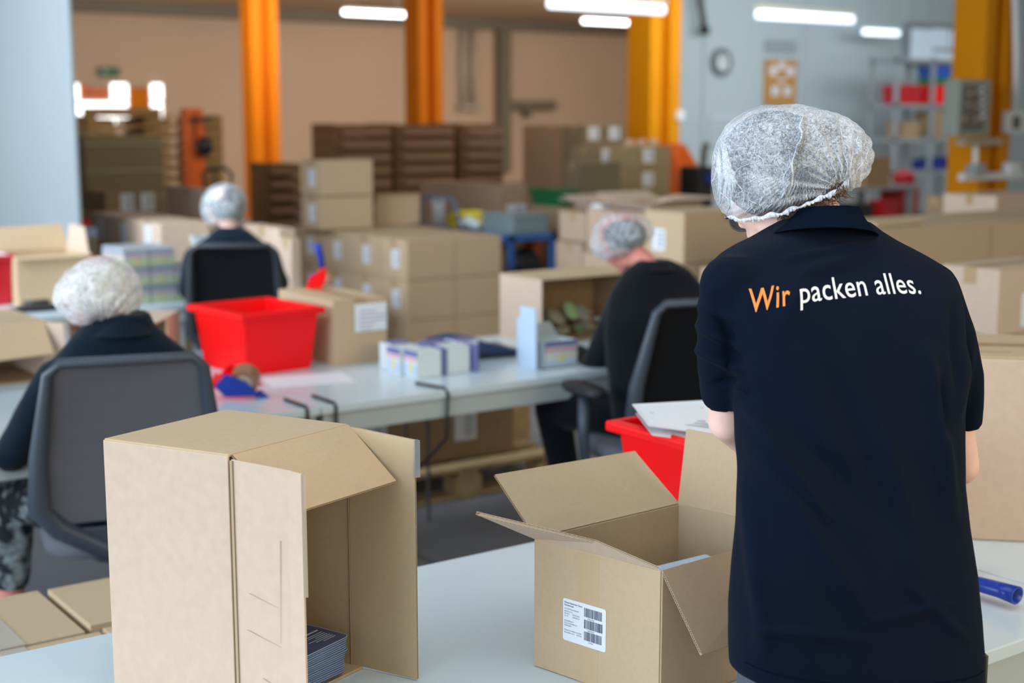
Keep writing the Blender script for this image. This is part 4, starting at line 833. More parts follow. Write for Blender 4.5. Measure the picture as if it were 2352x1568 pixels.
# ---------------------------------------------------------------- foreground cartons
def flute(quad_edge_a, quad_edge_b, normal, depth_dir, t=0.005, period=0.0075, depth=0.004):
    """corrugated medium showing along a cut edge: zigzag strip between two liners"""
    a, b_ = Vector(quad_edge_a), Vector(quad_edge_b); n = Vector(normal).normalized(); d = Vector(depth_dir).normalized()*depth
    L = (b_-a).length; k = max(4, int(L/period*4)); mb = MB(); V0 = []; V1 = []
    for i in range(k+1):
        p = a+(b_-a)*(i/k)+n*(math.sin(i*PI/2)*t*0.40); V0.append(p); V1.append(p+d)
    th = n*0.0005
    for i in range(k): mb.hexa([V0[i]-th, V0[i+1]-th, V1[i+1]-th, V1[i]-th], [V0[i]+th, V0[i+1]+th, V1[i+1]+th, V1[i]+th])
    return mb
def liner_board(quad, t, edge=None, m=CARD, name='flap', parent=None, inner=None, res=1):
    """board made of two paper liners, with a fluted core showing on the given edges"""
    q = [Vector(p) for p in quad]; n = (q[1]-q[0]).cross(q[-1]-q[0]).normalized()
    c = sum(q, Vector())/len(q)
    core = [c+(p-c)*0.965 for p in q]
    mb = MB(); s_ = 0.0007
    for sg in (-1, 1):
        o = n*sg*(t/2-s_/2); mb.hexa([p+o-n*s_/2 for p in q], [p+o+n*s_/2 for p in q])
    fl = mb.build(name, m, parent)
    MB().board(core, t*0.6).build('board_core', CREASE, fl)
    for (i, j) in (edge or []):
        ed = (q[j]-q[i]); dd = (c-(q[i]+q[j])/2); dd -= ed.normalized()*dd.dot(ed.normalized())
        flute(q[i]+dd.normalized()*0.0005, q[j]+dd.normalized()*0.0005, n, dd, t).build('fluting', INKW, fl)
    return fl
def V3(p, z): return Vector((p[0], p[1], z))
# 1. tall carton standing on end, its mouth to the right
E_, F_, G_, H_ = (0.757, 2.187), (0.874, 1.968), (1.130, 2.054), (1.014, 2.286); zb, zt = T+0.001, 1.190; t = 0.005
up1 = empty('open_carton', (0,0,0), 'tall carton standing on end in the foreground, open to the right with drooping flap', 'carton')
def wall(p, q, z0, z1, name, m, par): return MB().board([V3(p, z0), V3(q, z0), V3(q, z1), V3(p, z1)], t).build(name, m, par, bevel=0.0012, seg=2)
wall(E_, F_, zb, zt-0.003, 'side_panel', CARDT, up1)
wall(E_, H_, zb, zt-0.003, 'back_panel', CARDK, up1)
wall(H_, G_, zb, zt-0.003, 'side_panel', CARDK, up1)
MB().board([V3(E_, zt-t/2), V3(F_, zt-t/2), V3(G_, zt-t/2), V3(H_, zt-t/2)], t).build('top_panel', CARD, up1, bevel=0.002, seg=3)
gF, gG = Vector((F_[0]+.012, F_[1]-.022, 0)), Vector((G_[0]+.010, G_[1]-.020, 0))
MB().board([V3(E_, zb+.002), V3(gF, zb+.002), V3(gG, zb+.002), V3(H_, zb+.002)], 0.004).build('base_panel', CARD, up1)
FL = (0.932, 1.831); GR = (1.189, 1.934)
# left flap with a slight bend near the free edge
fm = tuple(F_[k]+(FL[k]-F_[k])*0.80 for k in (0, 1)); fo = (FL[0]-0.004, FL[1]-0.002)
F2 = (F_[0]+.003, F_[1]-.005)
lf = MB().rings([[V3(F2, zb+.01)-Vector((.0022,.001,0)), V3(fm, zb+.01)-Vector((.0022,.001,0)), V3(fo, zb+.01)-Vector((.0022,.001,0)), V3(fo, zb+.01)+Vector((.0022,.001,0)), V3(fm, zb+.01)+Vector((.0022,.001,0)), V3(F2, zb+.01)+Vector((.0022,.001,0))],
    [V3(F2, zt-.007)-Vector((.0022,.001,0)), V3(fm, zt-.009)-Vector((.0022,.001,0)), V3(fo, zt-.010)-Vector((.0022,.001,0)), V3(fo, zt-.010)+Vector((.0022,.001,0)), V3(fm, zt-.009)+Vector((.0022,.001,0)), V3(F2, zt-.007)+Vector((.0022,.001,0))]]).build('flap', CARDT, up1, bevel=0.001)
MB().board([V3(F2, zb+.01)+Vector((-.0046,-.0022,0))+Vector((.002,-.004,0)), V3(F2, zb+.01)+Vector((-.0046,-.0022,0)), V3(F2, zt-.008)+Vector((-.0046,-.0022,0)), V3(F2, zt-.008)+Vector((-.0046,-.0022,0))+Vector((.002,-.004,0))], 0.0008).build('crease', CREASE, lf)
cr = MB()
for (s0, z0, s1, z1) in [(0.30, 0.50, 0.78, 0.470), (0.25, 0.36, 0.82, 0.325), (0.5, 0.19, 0.95, 0.15), (0.86, 0.72, 0.82, 0.34)]:
    p = [V3((F_[0]+(fm[0]-F_[0])*s, F_[1]+(fm[1]-F_[1])*s), zb+(zt-zb)*z_)+Vector((-.0036,-.0015,0)) for s, z_ in ((s0, z0), (s1, z1))]
    cr.tube(p, [0.0006, 0.0002], 5)
cr.build('crease', mat('crease_soft', (0.53,0.40,0.30), 0.8), lf)
MB().board([V3(fm, zt-.20)+Vector((.018,-.034,0))*0.9+Vector((-.0048,-.002,0)), V3(fo, zt-.20)+Vector((-.0030,-.001,0)), V3(fo, zt-.011)+Vector((-.0030,-.001,0)), V3(fm, zt-.009)+Vector((.018,-.034,0))*0.9+Vector((-.0048,-.002,0))], 0.0006).build('clear_tape', mat('torn_tape', (0.62,0.52,0.42), 0.15, alpha=0.5, coat=0.5), lf)
rf = liner_board([V3(G_, zb+.004), V3(GR, zb+.002), V3((GR[0]-.003, GR[1]-.004), zt-.012), V3((G_[0]+.001, G_[1]-.002), zt-.004)], 0.0045, [(1, 2)], CARDK, 'flap', up1)
MB().box(GR[0]-.006, GR[1]-.008, zt-.075, .010, .010, .062).build('clear_tape', mat('film_shiny', (0.5,0.55,0.6), 0.1, alpha=0.45, coat=1), rf)
MB().board([V3(G_, zb+.004)+Vector((-.003,.0015,0)), V3(G_, zb+.004)+Vector((-.0035,-.003,0)), V3(G_, zt-.01)+Vector((-.0035,-.003,0)), V3(G_, zt-.01)+Vector((-.003,.0015,0))], 0.001).build('crease', CREASE, rf)
Fo = Vector((F_[0]+.046, F_[1]-.108, zt-.079)); Go = Vector((1.160, 1.950, zt-.083))
tf = liner_board([V3(F_, zt-.003)+Vector((.006,.0,0)), V3(G_, zt-.003), Go, Fo], 0.0045, [(2, 3)], CARD, 'flap', up1)
cr = MB()
nrm = (V3(G_, zt)-V3(F_, zt)).cross(Go-V3(G_, zt)).normalized()
if nrm.z < 0: nrm = -nrm
def onflap(s, r_): a_ = V3(F_, zt-.003).lerp(V3(G_, zt-.003), s); b_ = Fo.lerp(Go, s); return a_.lerp(b_, r_)+nrm*0.0026
for pts in [[(.50, .12), (.56, .30), (.58, .45), (.66, .72), (.67, .88)], [(.70, .1), (.68, .35), (.73, .5)]]: cr.tube([onflap(*p) for p in pts], 0.0007, 5)
cr.build('crease', CARDT, tf)
# fan of printed cards inside
ca = Vector((0.9487, 0.3162, 0)); cb = Vector((-0.30, 0.954, 0)); P0 = (1.101, 2.011, 0.772); P0 = Vector(P0)+Vector((0,0,0))
P0 = P0-ca*0.004+cb*0.004
for k in range(16):
    z = T+0.012+k*0.0042; sh = ca*(0.0012*math.sin(k*0.9)+(0.004 if k == 9 else 0))+cb*(-0.0006*k)
    ang = 0.006*math.sin(k*1.7)+0.004*k; c_, s_ = math.cos(ang), math.sin(ang)
    a2 = ca*c_+cb*s_; b2 = cb*c_-ca*s_; o_ = P0+sh; o_.z = z; R = []
    W_, D_ = 0.145, 0.10; ring = []
    for cx_, cy_, a0 in ((-0.012, 0.012, -90), (-0.012, D_-0.012, 0), (-W_+0.012, D_-0.012, 90), (-W_+0.012, 0.012, 180)):
        for q in range(4): th = math.radians(a0+q*30); ring.append((cx_+0.012*math.cos(th), cy_+0.012*math.sin(th)))
    lo = [o_+a2*x_+b2*y_ for x_, y_ in ring]
    cd = MB().rings([lo, [p+UP*0.0030 for p in lo]]).build('blister_card', [mat('card_navy', (0.045, 0.075, 0.17), 0.25, spec=0.6, var=0.3, vscale=14)])
    tag(cd, 'dark blue printed card in the fanned stack inside the tall carton, %s' % (['lowest','second from bottom','third from bottom','fourth from bottom','fifth from bottom','sixth from bottom','seventh from bottom','eighth from bottom','eighth from top','seventh from top','sixth from top','fifth from top','fourth from top','third from top','second from top','topmost'][k]), 'card', 'blue cards in the tall carton')
    ed = [p+UP*0.0031 for p in lo]
    MB().tube([o_+a2*x_*1.0+b2*y_+UP*0.0031 for x_, y_ in ring], 0.0005, 4, closed=True).build('pale_edge', PACKC, cd)
    if k == 15:
        pr = MB()
        for j in range(6): pr.board([o_+a2*(-0.014)+b2*(0.02+j*0.006)+UP*.0033, o_+a2*(-0.014-0.03-0.012*(j % 3))+b2*(0.02+j*0.006)+UP*.0033, o_+a2*(-0.014-0.03-0.012*(j % 3))+b2*(0.0215+j*0.006)+UP*.0033, o_+a2*(-0.014)+b2*(0.0215+j*0.006)+UP*.0033], 0.0002)
        pr.board([o_+a2*(-0.012)+b2*(0.060)+UP*.0033, o_+a2*(-0.10)+b2*(0.060)+UP*.0033, o_+a2*(-0.10)+b2*(0.064)+UP*.0033, o_+a2*(-0.012)+b2*(0.064)+UP*.0033], 0.0002)
        pr.build('print', PACKC, cd)
# 2. open carton with four flaps and the barcode label
A_, B_, C_, D_ = (1.389, 1.872), (1.446, 1.612), (1.793, 1.634), (1.733, 1.888); z0, z1 = T+0.001, 0.990
up2 = empty('open_carton', (0,0,0), 'open carton with barcode label and four splayed flaps in front of the standing worker', 'carton')
wall(A_, B_, z0, z1, 'front_panel', CARD, up2); wall(B_, C_, z0, z1, 'side_panel', CARD, up2)
wall(C_, D_, z0, z1, 'back_panel', CARDK, up2); wall(D_, A_, z0, z1, 'side_panel', CARDK, up2)
MB().board([V3(p, z0+.003) for p in (A_, B_, C_, D_)], 0.004).build('base_panel', CARDK, up2)
FA1, FA2, FB = Vector((1.244, 1.838, 1.066)), Vector((1.345, 1.700, 1.028)), V3(B_, z1+.002)
liner_board([V3(A_, z1), FA1, Vector((1.400, 1.722, 1.019)), FB], 0.0052, [(1, 2)], CARDT, 'flap', up2)
liner_board([V3(D_, z1), V3(A_, z1), Vector((1.385, 1.988, 1.076)), Vector((1.727, 2.009, 1.067))], 0.0045, [(1, 2), (2, 3)], CARDK, 'flap', up2)
liner_board([V3(D_, z1), V3(C_, z1), Vector((1.820, 1.632, 1.125)), Vector((1.755, 1.893, 1.129))], 0.0045, [(2, 3)], CARD, 'flap', up2)
liner_board([V3(B_, z1), V3(C_, z1), Vector((1.812, 1.560, 0.868)), Vector((1.458, 1.530, 0.873))], 0.0045, [(2, 3), (0, 3)], CARD, 'flap', up2)
MB().tube([V3(D_, z0)+Vector((.002,-.004,0)), V3(D_, z1)+Vector((.002,-.004,0))], 0.0012, 6).build('crease', CREASE, up2)
du = (V3(B_, 0)-V3(A_, 0)); LAB = du.length; du.normalize(); dn = Vector((du.y, -du.x, 0));
if dn.x > 0: dn = -dn
def fp(u, z, o=0.003): return V3(A_, z)+du*u+dn*o
def fq(u0, u1, z0_, z1_, o=0.003, t_=0.0004): return MB().board([fp(u0, z0_, o), fp(u1, z0_, o), fp(u1, z1_, o), fp(u0, z1_, o)], t_)
fq(0.097, 0.142, z0, 0.985, 0.0026, 0.0002).build('tape', mat('paper_tape', (0.56,0.40,0.24), 0.45), up2)
L0, L1, Lz0, Lz1 = 0.066, 0.158, 0.826, 0.900
# rounded label
ring = []
for cx_, cy_, a0 in ((L1-.004, Lz0+.004, -90), (L1-.004, Lz1-.004, 0), (L0+.004, Lz1-.004, 90), (L0+.004, Lz0+.004, 180)):
    for q in range(4): th = math.radians(a0+q*30); ring.append((cx_+0.004*math.cos(th), cy_+0.004*math.sin(th)))
lb_ = MB().rings([[fp(u, z, 0.0028) for u, z in ring], [fp(u, z, 0.0034) for u, z in ring]]).build('barcode_label', LABEL, up2)
bar = MB(); rnd = random.Random(4)
for k in range(3):
    u = L0+0.0460; zc = Lz1-0.0065-k*0.0205-0.016
    while u < L0+0.0835:
        w_ = rnd.choice([0.0005, 0.0008, 0.0012, 0.0018]); m_ = fq(u, u+w_, zc, zc+0.0155, 0.0036, 0.0002); bar.add(m_.v, m_.f); u += w_+rnd.choice([0.0005, 0.0007, 0.0012])
bar.build('barcode', INK, lb_)
tx = MB(); tb = MB()
def put(mb, s, u, z, size, bold=0.0):
    vs, fs_ = text_mesh(s, size, bold=bold); mb.add([fp(L0+u+v.x, Lz0+z+v.y, 0.0037) for v in vs], fs_)
put(tb, 'FitLine Restorate Citrus', 0.003, 0.0660, 0.0040, 0.00006); put(tb, 'Nordeuropa', 0.003, 0.0615, 0.0040, 0.00006)
for s, u, z in [('12 x 30 Portionsbeutel/', .003, .0555), ('sachet à 6,7 g', .003, .0512), ('Art.-No.:', .003, .0470), ('070227344', .021, .0470), ('Ch.-B.:', .003, .0428), ('240240210', .021, .0428),
                ('Herstelldatum /', .003, .0345), ('Date of manufacture:', .003, .0303), ('07/06/2024', .003, .0261), ('Mindestens haltbar bis Ende/', .003, .0180), ('Best before end:', .003, .0138), ('05/2026', .030, .0138),
                ('070227344', .053, .0477), ('240240210', .053, .0272), ('052026', .056, .0067)]: put(tx, s, u, z, 0.0033)
tb.build('bold_lettering', INK, lb_); tx.build('lettering', INK, lb_)
# what lies inside the open carton
e = tag(MB().hexa([(1.50,1.70,T+.006),(1.72,1.70,T+.006),(1.72,1.80,T+.006),(1.50,1.80,T+.006)], [(1.50,1.70,T+.16),(1.72,1.70,T+.16),(1.72,1.80,T+.16),(1.50,1.80,T+.16)]).build('product_pack', PACKC, bevel=0.004), 'pale blue pack lying inside the open carton', 'box')
MB().box(1.56, 1.72, T+.1605, 0.10, 0.05, 0.0006).build('print', mat('pack_cream2',(0.72,0.72,0.55),0.4), e)
MB().cyl((1.64,1.76,T+.1612), 0.014, 0.0005, 20).build('round_mark', INKG, e)
# 3. red bin with papers, near
bin_(1.985, 1.98, T, 0.40, 0.385, 0.272, 'red plastic bin with papers behind the open labelled carton', RED, taper=0.03, rim=0.022)
pe = tag(MB().board([Vector((2.011, 2.349, 1.069)), Vector((1.922, 2.191, 1.060)), Vector((2.070, 2.134, 1.030)), Vector((2.186, 2.297, 1.066))], 0.0015).build('paper_sheet', PAPER), 'upper white sheet in clear film sticking out of the near red bin', 'paper', 'sheets in the near red bin')
q = [Vector((2.011, 2.349, 1.069)), Vector((1.922, 2.191, 1.060)), Vector((2.070, 2.134, 1.030)), Vector((2.186, 2.297, 1.066))]
nq = (q[1]-q[0]).cross(q[3]-q[0]).normalized(); nq = nq if nq.z > 0 else -nq
def sp(s, r_): return q[0].lerp(q[1], r_).lerp(q[3].lerp(q[2], r_), s)+nq*0.0014
pm = MB()
for (s0, s1, r0, r1) in [(.12, .42, .66, .84), (.55, .88, .62, .66), (.55, .92, .70, .74), (.55, .90, .78, .82), (.15, .40, .40, .43), (.5, .8, .38, .41), (.75, .92, .22, .25), (.55, .65, .45, .50)]:
    pm.board([sp(s0, r0), sp(s1, r0), sp(s1, r1), sp(s0, r1)], 0.0003)
pm.build('print', mat('soft_grey_ink', (0.42,0.44,0.50), 0.6), pe)
tag(MB().board([p-Vector((0.0,0.0,0.02))+RV*0.008 for p in q], 0.001).build('paper_sheet', PAPER), 'lower white sheet in the near red bin', 'paper', 'sheets in the near red bin')
# 4. large sealed carton on the right-hand table
cL = Vector((2.610, 1.909, 0.761)); cR = Vector((2.707, 1.811, 0.761)); d1 = (cR-cL).normalized(); d2 = Vector((-d1.y, d1.x, 0))
if d2.x < 0: d2 = -d2
Lx, Ly, Lz = 0.50, 0.34, 0.415
cs = [cL, cL+d1*Lx, cL+d1*Lx+d2*Ly, cL+d2*Ly]
bc = tag(MB().hexa(cs, [p+UP*Lz for p in cs]).build('carton', CARDT, bevel=0.004), 'large sealed carton on the right-hand table behind the standing worker\'s elbow', 'carton')
def tp(a_, b_, z): return cL+d1*a_+d2*b_+UP*z
for s0, s1 in ((0.0, 0.497), (0.503, 1.0)): MB().hexa([tp(0, Ly*s0, Lz), tp(Lx, Ly*s0, Lz), tp(Lx, Ly*s1, Lz), tp(0, Ly*s1, Lz)], [tp(0, Ly*s0, Lz+.004), tp(Lx, Ly*s0, Lz+.004), tp(Lx, Ly*s1, Lz+.004), tp(0, Ly*s1, Lz+.004)]).build('top_flap', CARD, bc, bevel=0.001)
MB().hexa([tp(-.001, Ly*.42, Lz+.004), tp(Lx+.001, Ly*.42, Lz+.004), tp(Lx+.001, Ly*.58, Lz+.004), tp(-.001, Ly*.58, Lz+.004)], [tp(-.001, Ly*.42, Lz+.0046), tp(Lx+.001, Ly*.42, Lz+.0046), tp(Lx+.001, Ly*.58, Lz+.0046), tp(-.001, Ly*.58, Lz+.0046)]).build('tape', TAPE, bc)
MB().hexa([tp(.03, .06, Lz+.0042), tp(.10, .06, Lz+.0042), tp(.10, .075, Lz+.0042), tp(.03, .075, Lz+.0042)], [tp(.03, .06, Lz+.0046), tp(.10, .06, Lz+.0046), tp(.10, .075, Lz+.0046), tp(.03, .075, Lz+.0046)]).build('stamp_mark', CREASE, bc)
tag(MB().box(2.84, 2.04, T, 0.05, 0.03, 0.2).build('white_folder', PACKC, bevel=0.002), 'pale blue folder edge standing left of the large sealed carton', 'folder')
# 5. tape dispenser beside the worker
gd = (RV*0.80-FV*0.60).normalized(); gh = Vector((-gd.y, gd.x, 0)); fF = -(gd*0.65+gh*0.75); fU = -(gd*0.75-gh*0.65)
dispenser(Vector((2.268, 1.687, 0.790)), fF, fU, 'blue-handled tape dispenser lying beside the standing worker', 0.92)
e = tag(MB().cyl(Vector((2.397, 1.759, 0.761)), 0.022, 0.095, 24).build('tape_tin', mat('tin_dark', (0.06,0.07,0.07), 0.35)), 'dark tin with red lid beside the standing worker', 'tin')
MB().cyl(Vector((2.397, 1.759, 0.761))+UP*0.095, 0.0225, 0.006, 24).build('red_lid', RED, e, bevel=0.001)

# ---------------------------------------------------------------- office chairs
def chair(pos, az_, lab, mesh, frame=CFRAME, seat=CSEAT, sh=0.545, arms=True, tilt=0.10, wt=0.39, wb=0.46, ztop=1.06):
    e = empty('office_chair', (0,0,0), lab, 'chair')
    f = Vector((math.cos(az_), math.sin(az_), 0)); r = Vector((f.y, -f.x, 0)); o = Vector((pos[0], pos[1], 0))
    P = lambda a, b_, c: o+r*a+f*b_+UP*c
    def back(a, z): # curved back surface
        k = max(-0.1, (z-0.60)/(ztop-0.60)); return P(a, -0.235-tilt*k*k+0.02*math.cos(a*6), z)
    zl = 0.60
    outline = [(-wt/2+.03, ztop), (wt/2-.03, ztop), (wt/2, ztop-.03), (wb/2-.005, 0.80), (wb/2, zl+.06), (wb/2-.05, zl), (0.05, 0.515), (-0.05, 0.515), (-wb/2+.05, zl), (-wb/2, zl+.06), (-wb/2+.005, 0.80), (-wt/2, ztop-.03)]
    pts = [back(a, z) for a, z in outline]
    MB().tube(pts, [0.014, 0.014, 0.016, 0.026, 0.032, 0.030, 0.026, 0.026, 0.030, 0.032, 0.026, 0.016], 10, closed=True).build('back_frame', frame, e, smooth=True)
    mbk = MB(); n = 8; R = []
    for j in range(n+1):
        z = zl+0.012+(ztop-zl-0.02)*j/n; k = min(1, max(0, (z-0.8)/(ztop-0.8))); hw = (wb*(1-k)+wt*k)/2-0.008-(0.035 if j == 0 else 0)
        R.append([back(-hw+2*hw*i/8, z)-f*0.004 for i in range(9)]+[back(hw-2*hw*i/8, z)+f*0.004 for i in range(9)])
    mbk.rings(R).build('mesh_panel', mesh, e, smooth=False)
    MB().board([back(-0.17, 0.597), back(0.17, 0.597), back(0.04, 0.525), back(-0.04, 0.525)], 0.012).build('lower_panel', frame, e, bevel=0.004)
    MB().tube([back(0, 0.52), P(0, -0.16, 0.48), P(0, -0.02, 0.46)], 0.028, 10).build('back_support', frame, e, smooth=True)
    R = []
    for (k, z) in ((0.86, sh-0.055), (0.98, sh-0.045), (1.0, sh-0.02), (0.97, sh), (0.85, sh+0.008)):
        ring = []
        for q in range(28):
            th = 2*PI*q/28; c_, s_ = math.cos(th), math.sin(th)
            ring.append(P(0.235*k*math.copysign(abs(c_)**0.55, c_), 0.02+0.225*k*math.copysign(abs(s_)**0.55, s_), z))
        R.append(ring)
    MB().rings(R).build('seat', seat, e, smooth=True)
    MB().cyl(P(0, 0.0, 0.10), 0.028, sh-0.16, 14).build('gas_column', BLACK, e)
    MB().cyl(P(0, 0.0, sh-0.10), 0.10, 0.045, 14).build('mechanism', BLACK, e)
    hub = MB().cyl(P(0, 0, 0.07), 0.045, 0.06, 16).build('hub', BLACK, e)
    for k in range(5):
        th = 2*PI*k/5+0.3; d = r*math.cos(th)+f*math.sin(th)
        MB().tube([P(0,0,0.10), P(0,0,0.075)+d*0.29], [0.026, 0.016], 8).build('base_leg', BLACK, e, smooth=True)
        s_ = d.cross(UP)
        MB().cyl(P(0,0,0.03)+d*0.29-s_*0.022, 0.03, 0.044, 14, s_).build('castor', BLACK, e)
    if arms:
        for sg in (-1, 1):
            MB().tube([P(sg*0.20, 0.0, sh-0.07), P(sg*0.29, 0.0, sh-0.06), P(sg*0.295, 0.01, sh+0.05), P(sg*0.29, 0.01, sh+0.19)], [0.02, 0.022, 0.022, 0.024], 10).build('arm_post', frame, e, smooth=True)
            R = []
            for k, z in ((0.9, sh+0.19), (1, sh+0.20), (1, sh+0.215), (0.9, sh+0.222)):
                R.append([P(sg*0.285+0.045*k*math.copysign(abs(math.cos(2*PI*q/20))**.6, math.cos(2*PI*q/20)), 0.03+0.13*k*math.copysign(abs(math.sin(2*PI*q/20))**.6, math.sin(2*PI*q/20)), z) for q in range(20)])
            MB().rings(R).build('armrest', BLACK, e, smooth=True)
    return e
def chair_at(p, az_deg, **k):
    f = Vector((math.cos(math.radians(az_deg)), math.sin(math.radians(az_deg)), 0)); o = Vector(p)+f*0.26
    return chair((o.x, o.y), math.radians(az_deg), **k)
chair_at((1.323, 3.628, 0.852), 74, lab='grey mesh office chair in the left foreground under the worker with the white hair net', mesh=GMESH, wt=0.40, wb=0.475, arms=False, ztop=1.07)
chair_at((3.278, 3.495, 0.922), 78, lab='black mesh office chair of the right-hand seated worker', mesh=BLACKM, wt=0.38, wb=0.46, ztop=1.09)
chair_at((2.888, 6.357, 0.923), 60, lab='black office chair of the far worker in the middle distance', mesh=BLACKM, frame=mat('chair_frame_dark', (0.02,0.026,0.036), 0.5), wt=0.40, wb=0.45, ztop=1.09, arms=False)

# ---------------------------------------------------------------- people
def frame3(f, u):
    f = Vector(f).normalized(); u = Vector(u); u = (u-f*u.dot(f)).normalized(); r = f.cross(u)
    M = Matrix((r, f, u)).transposed(); return M, r, f, u
def head(mb, c, f, u, s=1.0):
    c = Vector(c); M, r, f, u = frame3(f, u); P = lambda a, b_, d: c+(r*a+f*b_+u*d)*s
    E = lambda p, rad: mb.ell(P(*p), [k*s for k in rad], M, 14)
    E((0, -0.008, 0.018), (0.074, 0.092, 0.094)); E((0, 0.025, -0.03), (0.062, 0.066, 0.075)); E((0, 0.045, -0.078), (0.042, 0.045, 0.036)); E((0, 0.074, -0.092), (0.019, 0.016, 0.015))
    for sg in (-1, 1):
        E((sg*0.036, 0.058, -0.03), (0.024, 0.026, 0.028)); E((sg*0.052, 0.01, -0.075), (0.016, 0.032, 0.026))
        E((sg*0.074, -0.006, -0.018), (0.010, 0.018, 0.030)); E((sg*0.079, -0.012, -0.008), (0.006, 0.015, 0.018)); E((sg*0.030, 0.078, 0.012), (0.022, 0.010, 0.007))
    mb.tube([P(0, 0.082, 0.0), P(0, 0.100, -0.024), P(0, 0.106, -0.038)], [0.008*s, 0.010*s, 0.013*s], 8); E((0, 0.102, -0.038), (0.014, 0.011, 0.009))
    E((0, 0.088, -0.062), (0.022, 0.008, 0.0055)); E((0, 0.086, -0.072), (0.019, 0.008, 0.0065))
    return P
def eyes(P, par, s=1.0):
    for sg in (-1, 1):
        e_ = MB().ell(P(sg*0.031, 0.076, -0.006), (0.0115*s,)*3, None, 8).build('eye', mat('eye_white', (0.8,0.8,0.78), 0.2), par, smooth=True)
        MB().ell(P(sg*0.031, 0.0865, -0.006), (0.005*s,)*3, None, 6).build('iris', mat('iris', (0.10,0.07,0.04), 0.2), e_, smooth=True)
def hand(wrist, d, n, side, curl=0.5, s=1.0):
    """palm, four unequal fingers with knuckle bends, thumb from the side of the palm"""
    w_ = Vector(wrist); d = Vector(d).normalized(); n = Vector(n); n = (n-d*n.dot(d)).normalized(); a = d.cross(n)*side
    mb = MB(); M = Matrix((a, d, n)).transposed()
    mb.ell(w_+d*0.045*s, (0.040*s, 0.052*s, 0.014*s), M, 12); mb.tube([w_-d*0.03*s, w_+d*0.02*s], [0.023*s, 0.026*s], 12)
    for i, (off, L) in enumerate([(-0.030, 0.068), (-0.010, 0.078), (0.011, 0.072), (0.030, 0.056)]):
        p = w_+d*0.080*s+a*off*s; ang = 0.2; pts = [w_+d*0.05*s+a*off*0.9*s, p]; dd = Vector(d)
        for k, q in enumerate((0.44, 0.32, 0.24)):
            ang = curl*(k+0.6)*0.55; dd = d*math.cos(ang)+n*math.sin(ang); p = p+dd*L*q*s; pts.append(p)
        mb.limb(pts, [0.0095*s, 0.0092*s, 0.0084*s, 0.0078*s, 0.0068*s], 10)
    p = w_+d*0.018*s-a*0.026*s; pts = [p, p+(d*0.5-a*0.8+n*0.3).normalized()*0.030*s]; pts.append(pts[-1]+(d*0.85-a*0.35+n*0.4).normalized()*0.030*s); pts.append(pts[-1]+(d*0.95+n*0.4).normalized()*0.024*s)
    mb.limb(pts, [0.014*s, 0.012*s, 0.010*s, 0.0085*s], 10)
    return mb
def join_mesh(o, other):
    bm = bmesh.new(); bm.from_mesh(o.data); bm.from_mesh(other.data); bm.to_mesh(o.data); bm.free()
    o.data.polygons.foreach_set('use_smooth', [True]*len(o.data.polygons)); bpy.data.objects.remove(other)
def body_mesh(root, skin, headargs, neck, arms, legs, core, voxel, hands, s=1.0):
    mb = MB(); P = head(mb, *headargs, s); mb.limb([Vector(p) for p in neck], [0.050*s, 0.047*s, 0.046*s], 16)
    for pts, rs in arms: mb.limb([Vector(p) for p in pts], rs, 14)
    for pts, rs in legs: mb.limb([Vector(p) for p in pts], rs, 16)
    for pts, rs in core: mb.limb([Vector(p) for p in pts], rs, 16)
    b = mb.remesh('body', skin, root, voxel, 3)
    for h in hands:
        hm = hand(*h).remesh('hand_tmp', skin, None, 0.0036, 2); join_mesh(b, hm)
    eyes(P, b, s); return b, P
def torso(rings, n=40, e=0.85):
    R = []
    for L, Rr, t_ in rings:
        L, Rr = Vector(L), Vector(Rr); c = (L+Rr)/2; a = (Rr-L)/2; b_ = UP.cross(a).normalized()*t_
        R.append([c+a*math.copysign(abs(math.cos(2*PI*k/n))**e, math.cos(2*PI*k/n))+b_*math.copysign(abs(math.sin(2*PI*k/n))**e, math.sin(2*PI*k/n)) for k in range(n)])
    return R
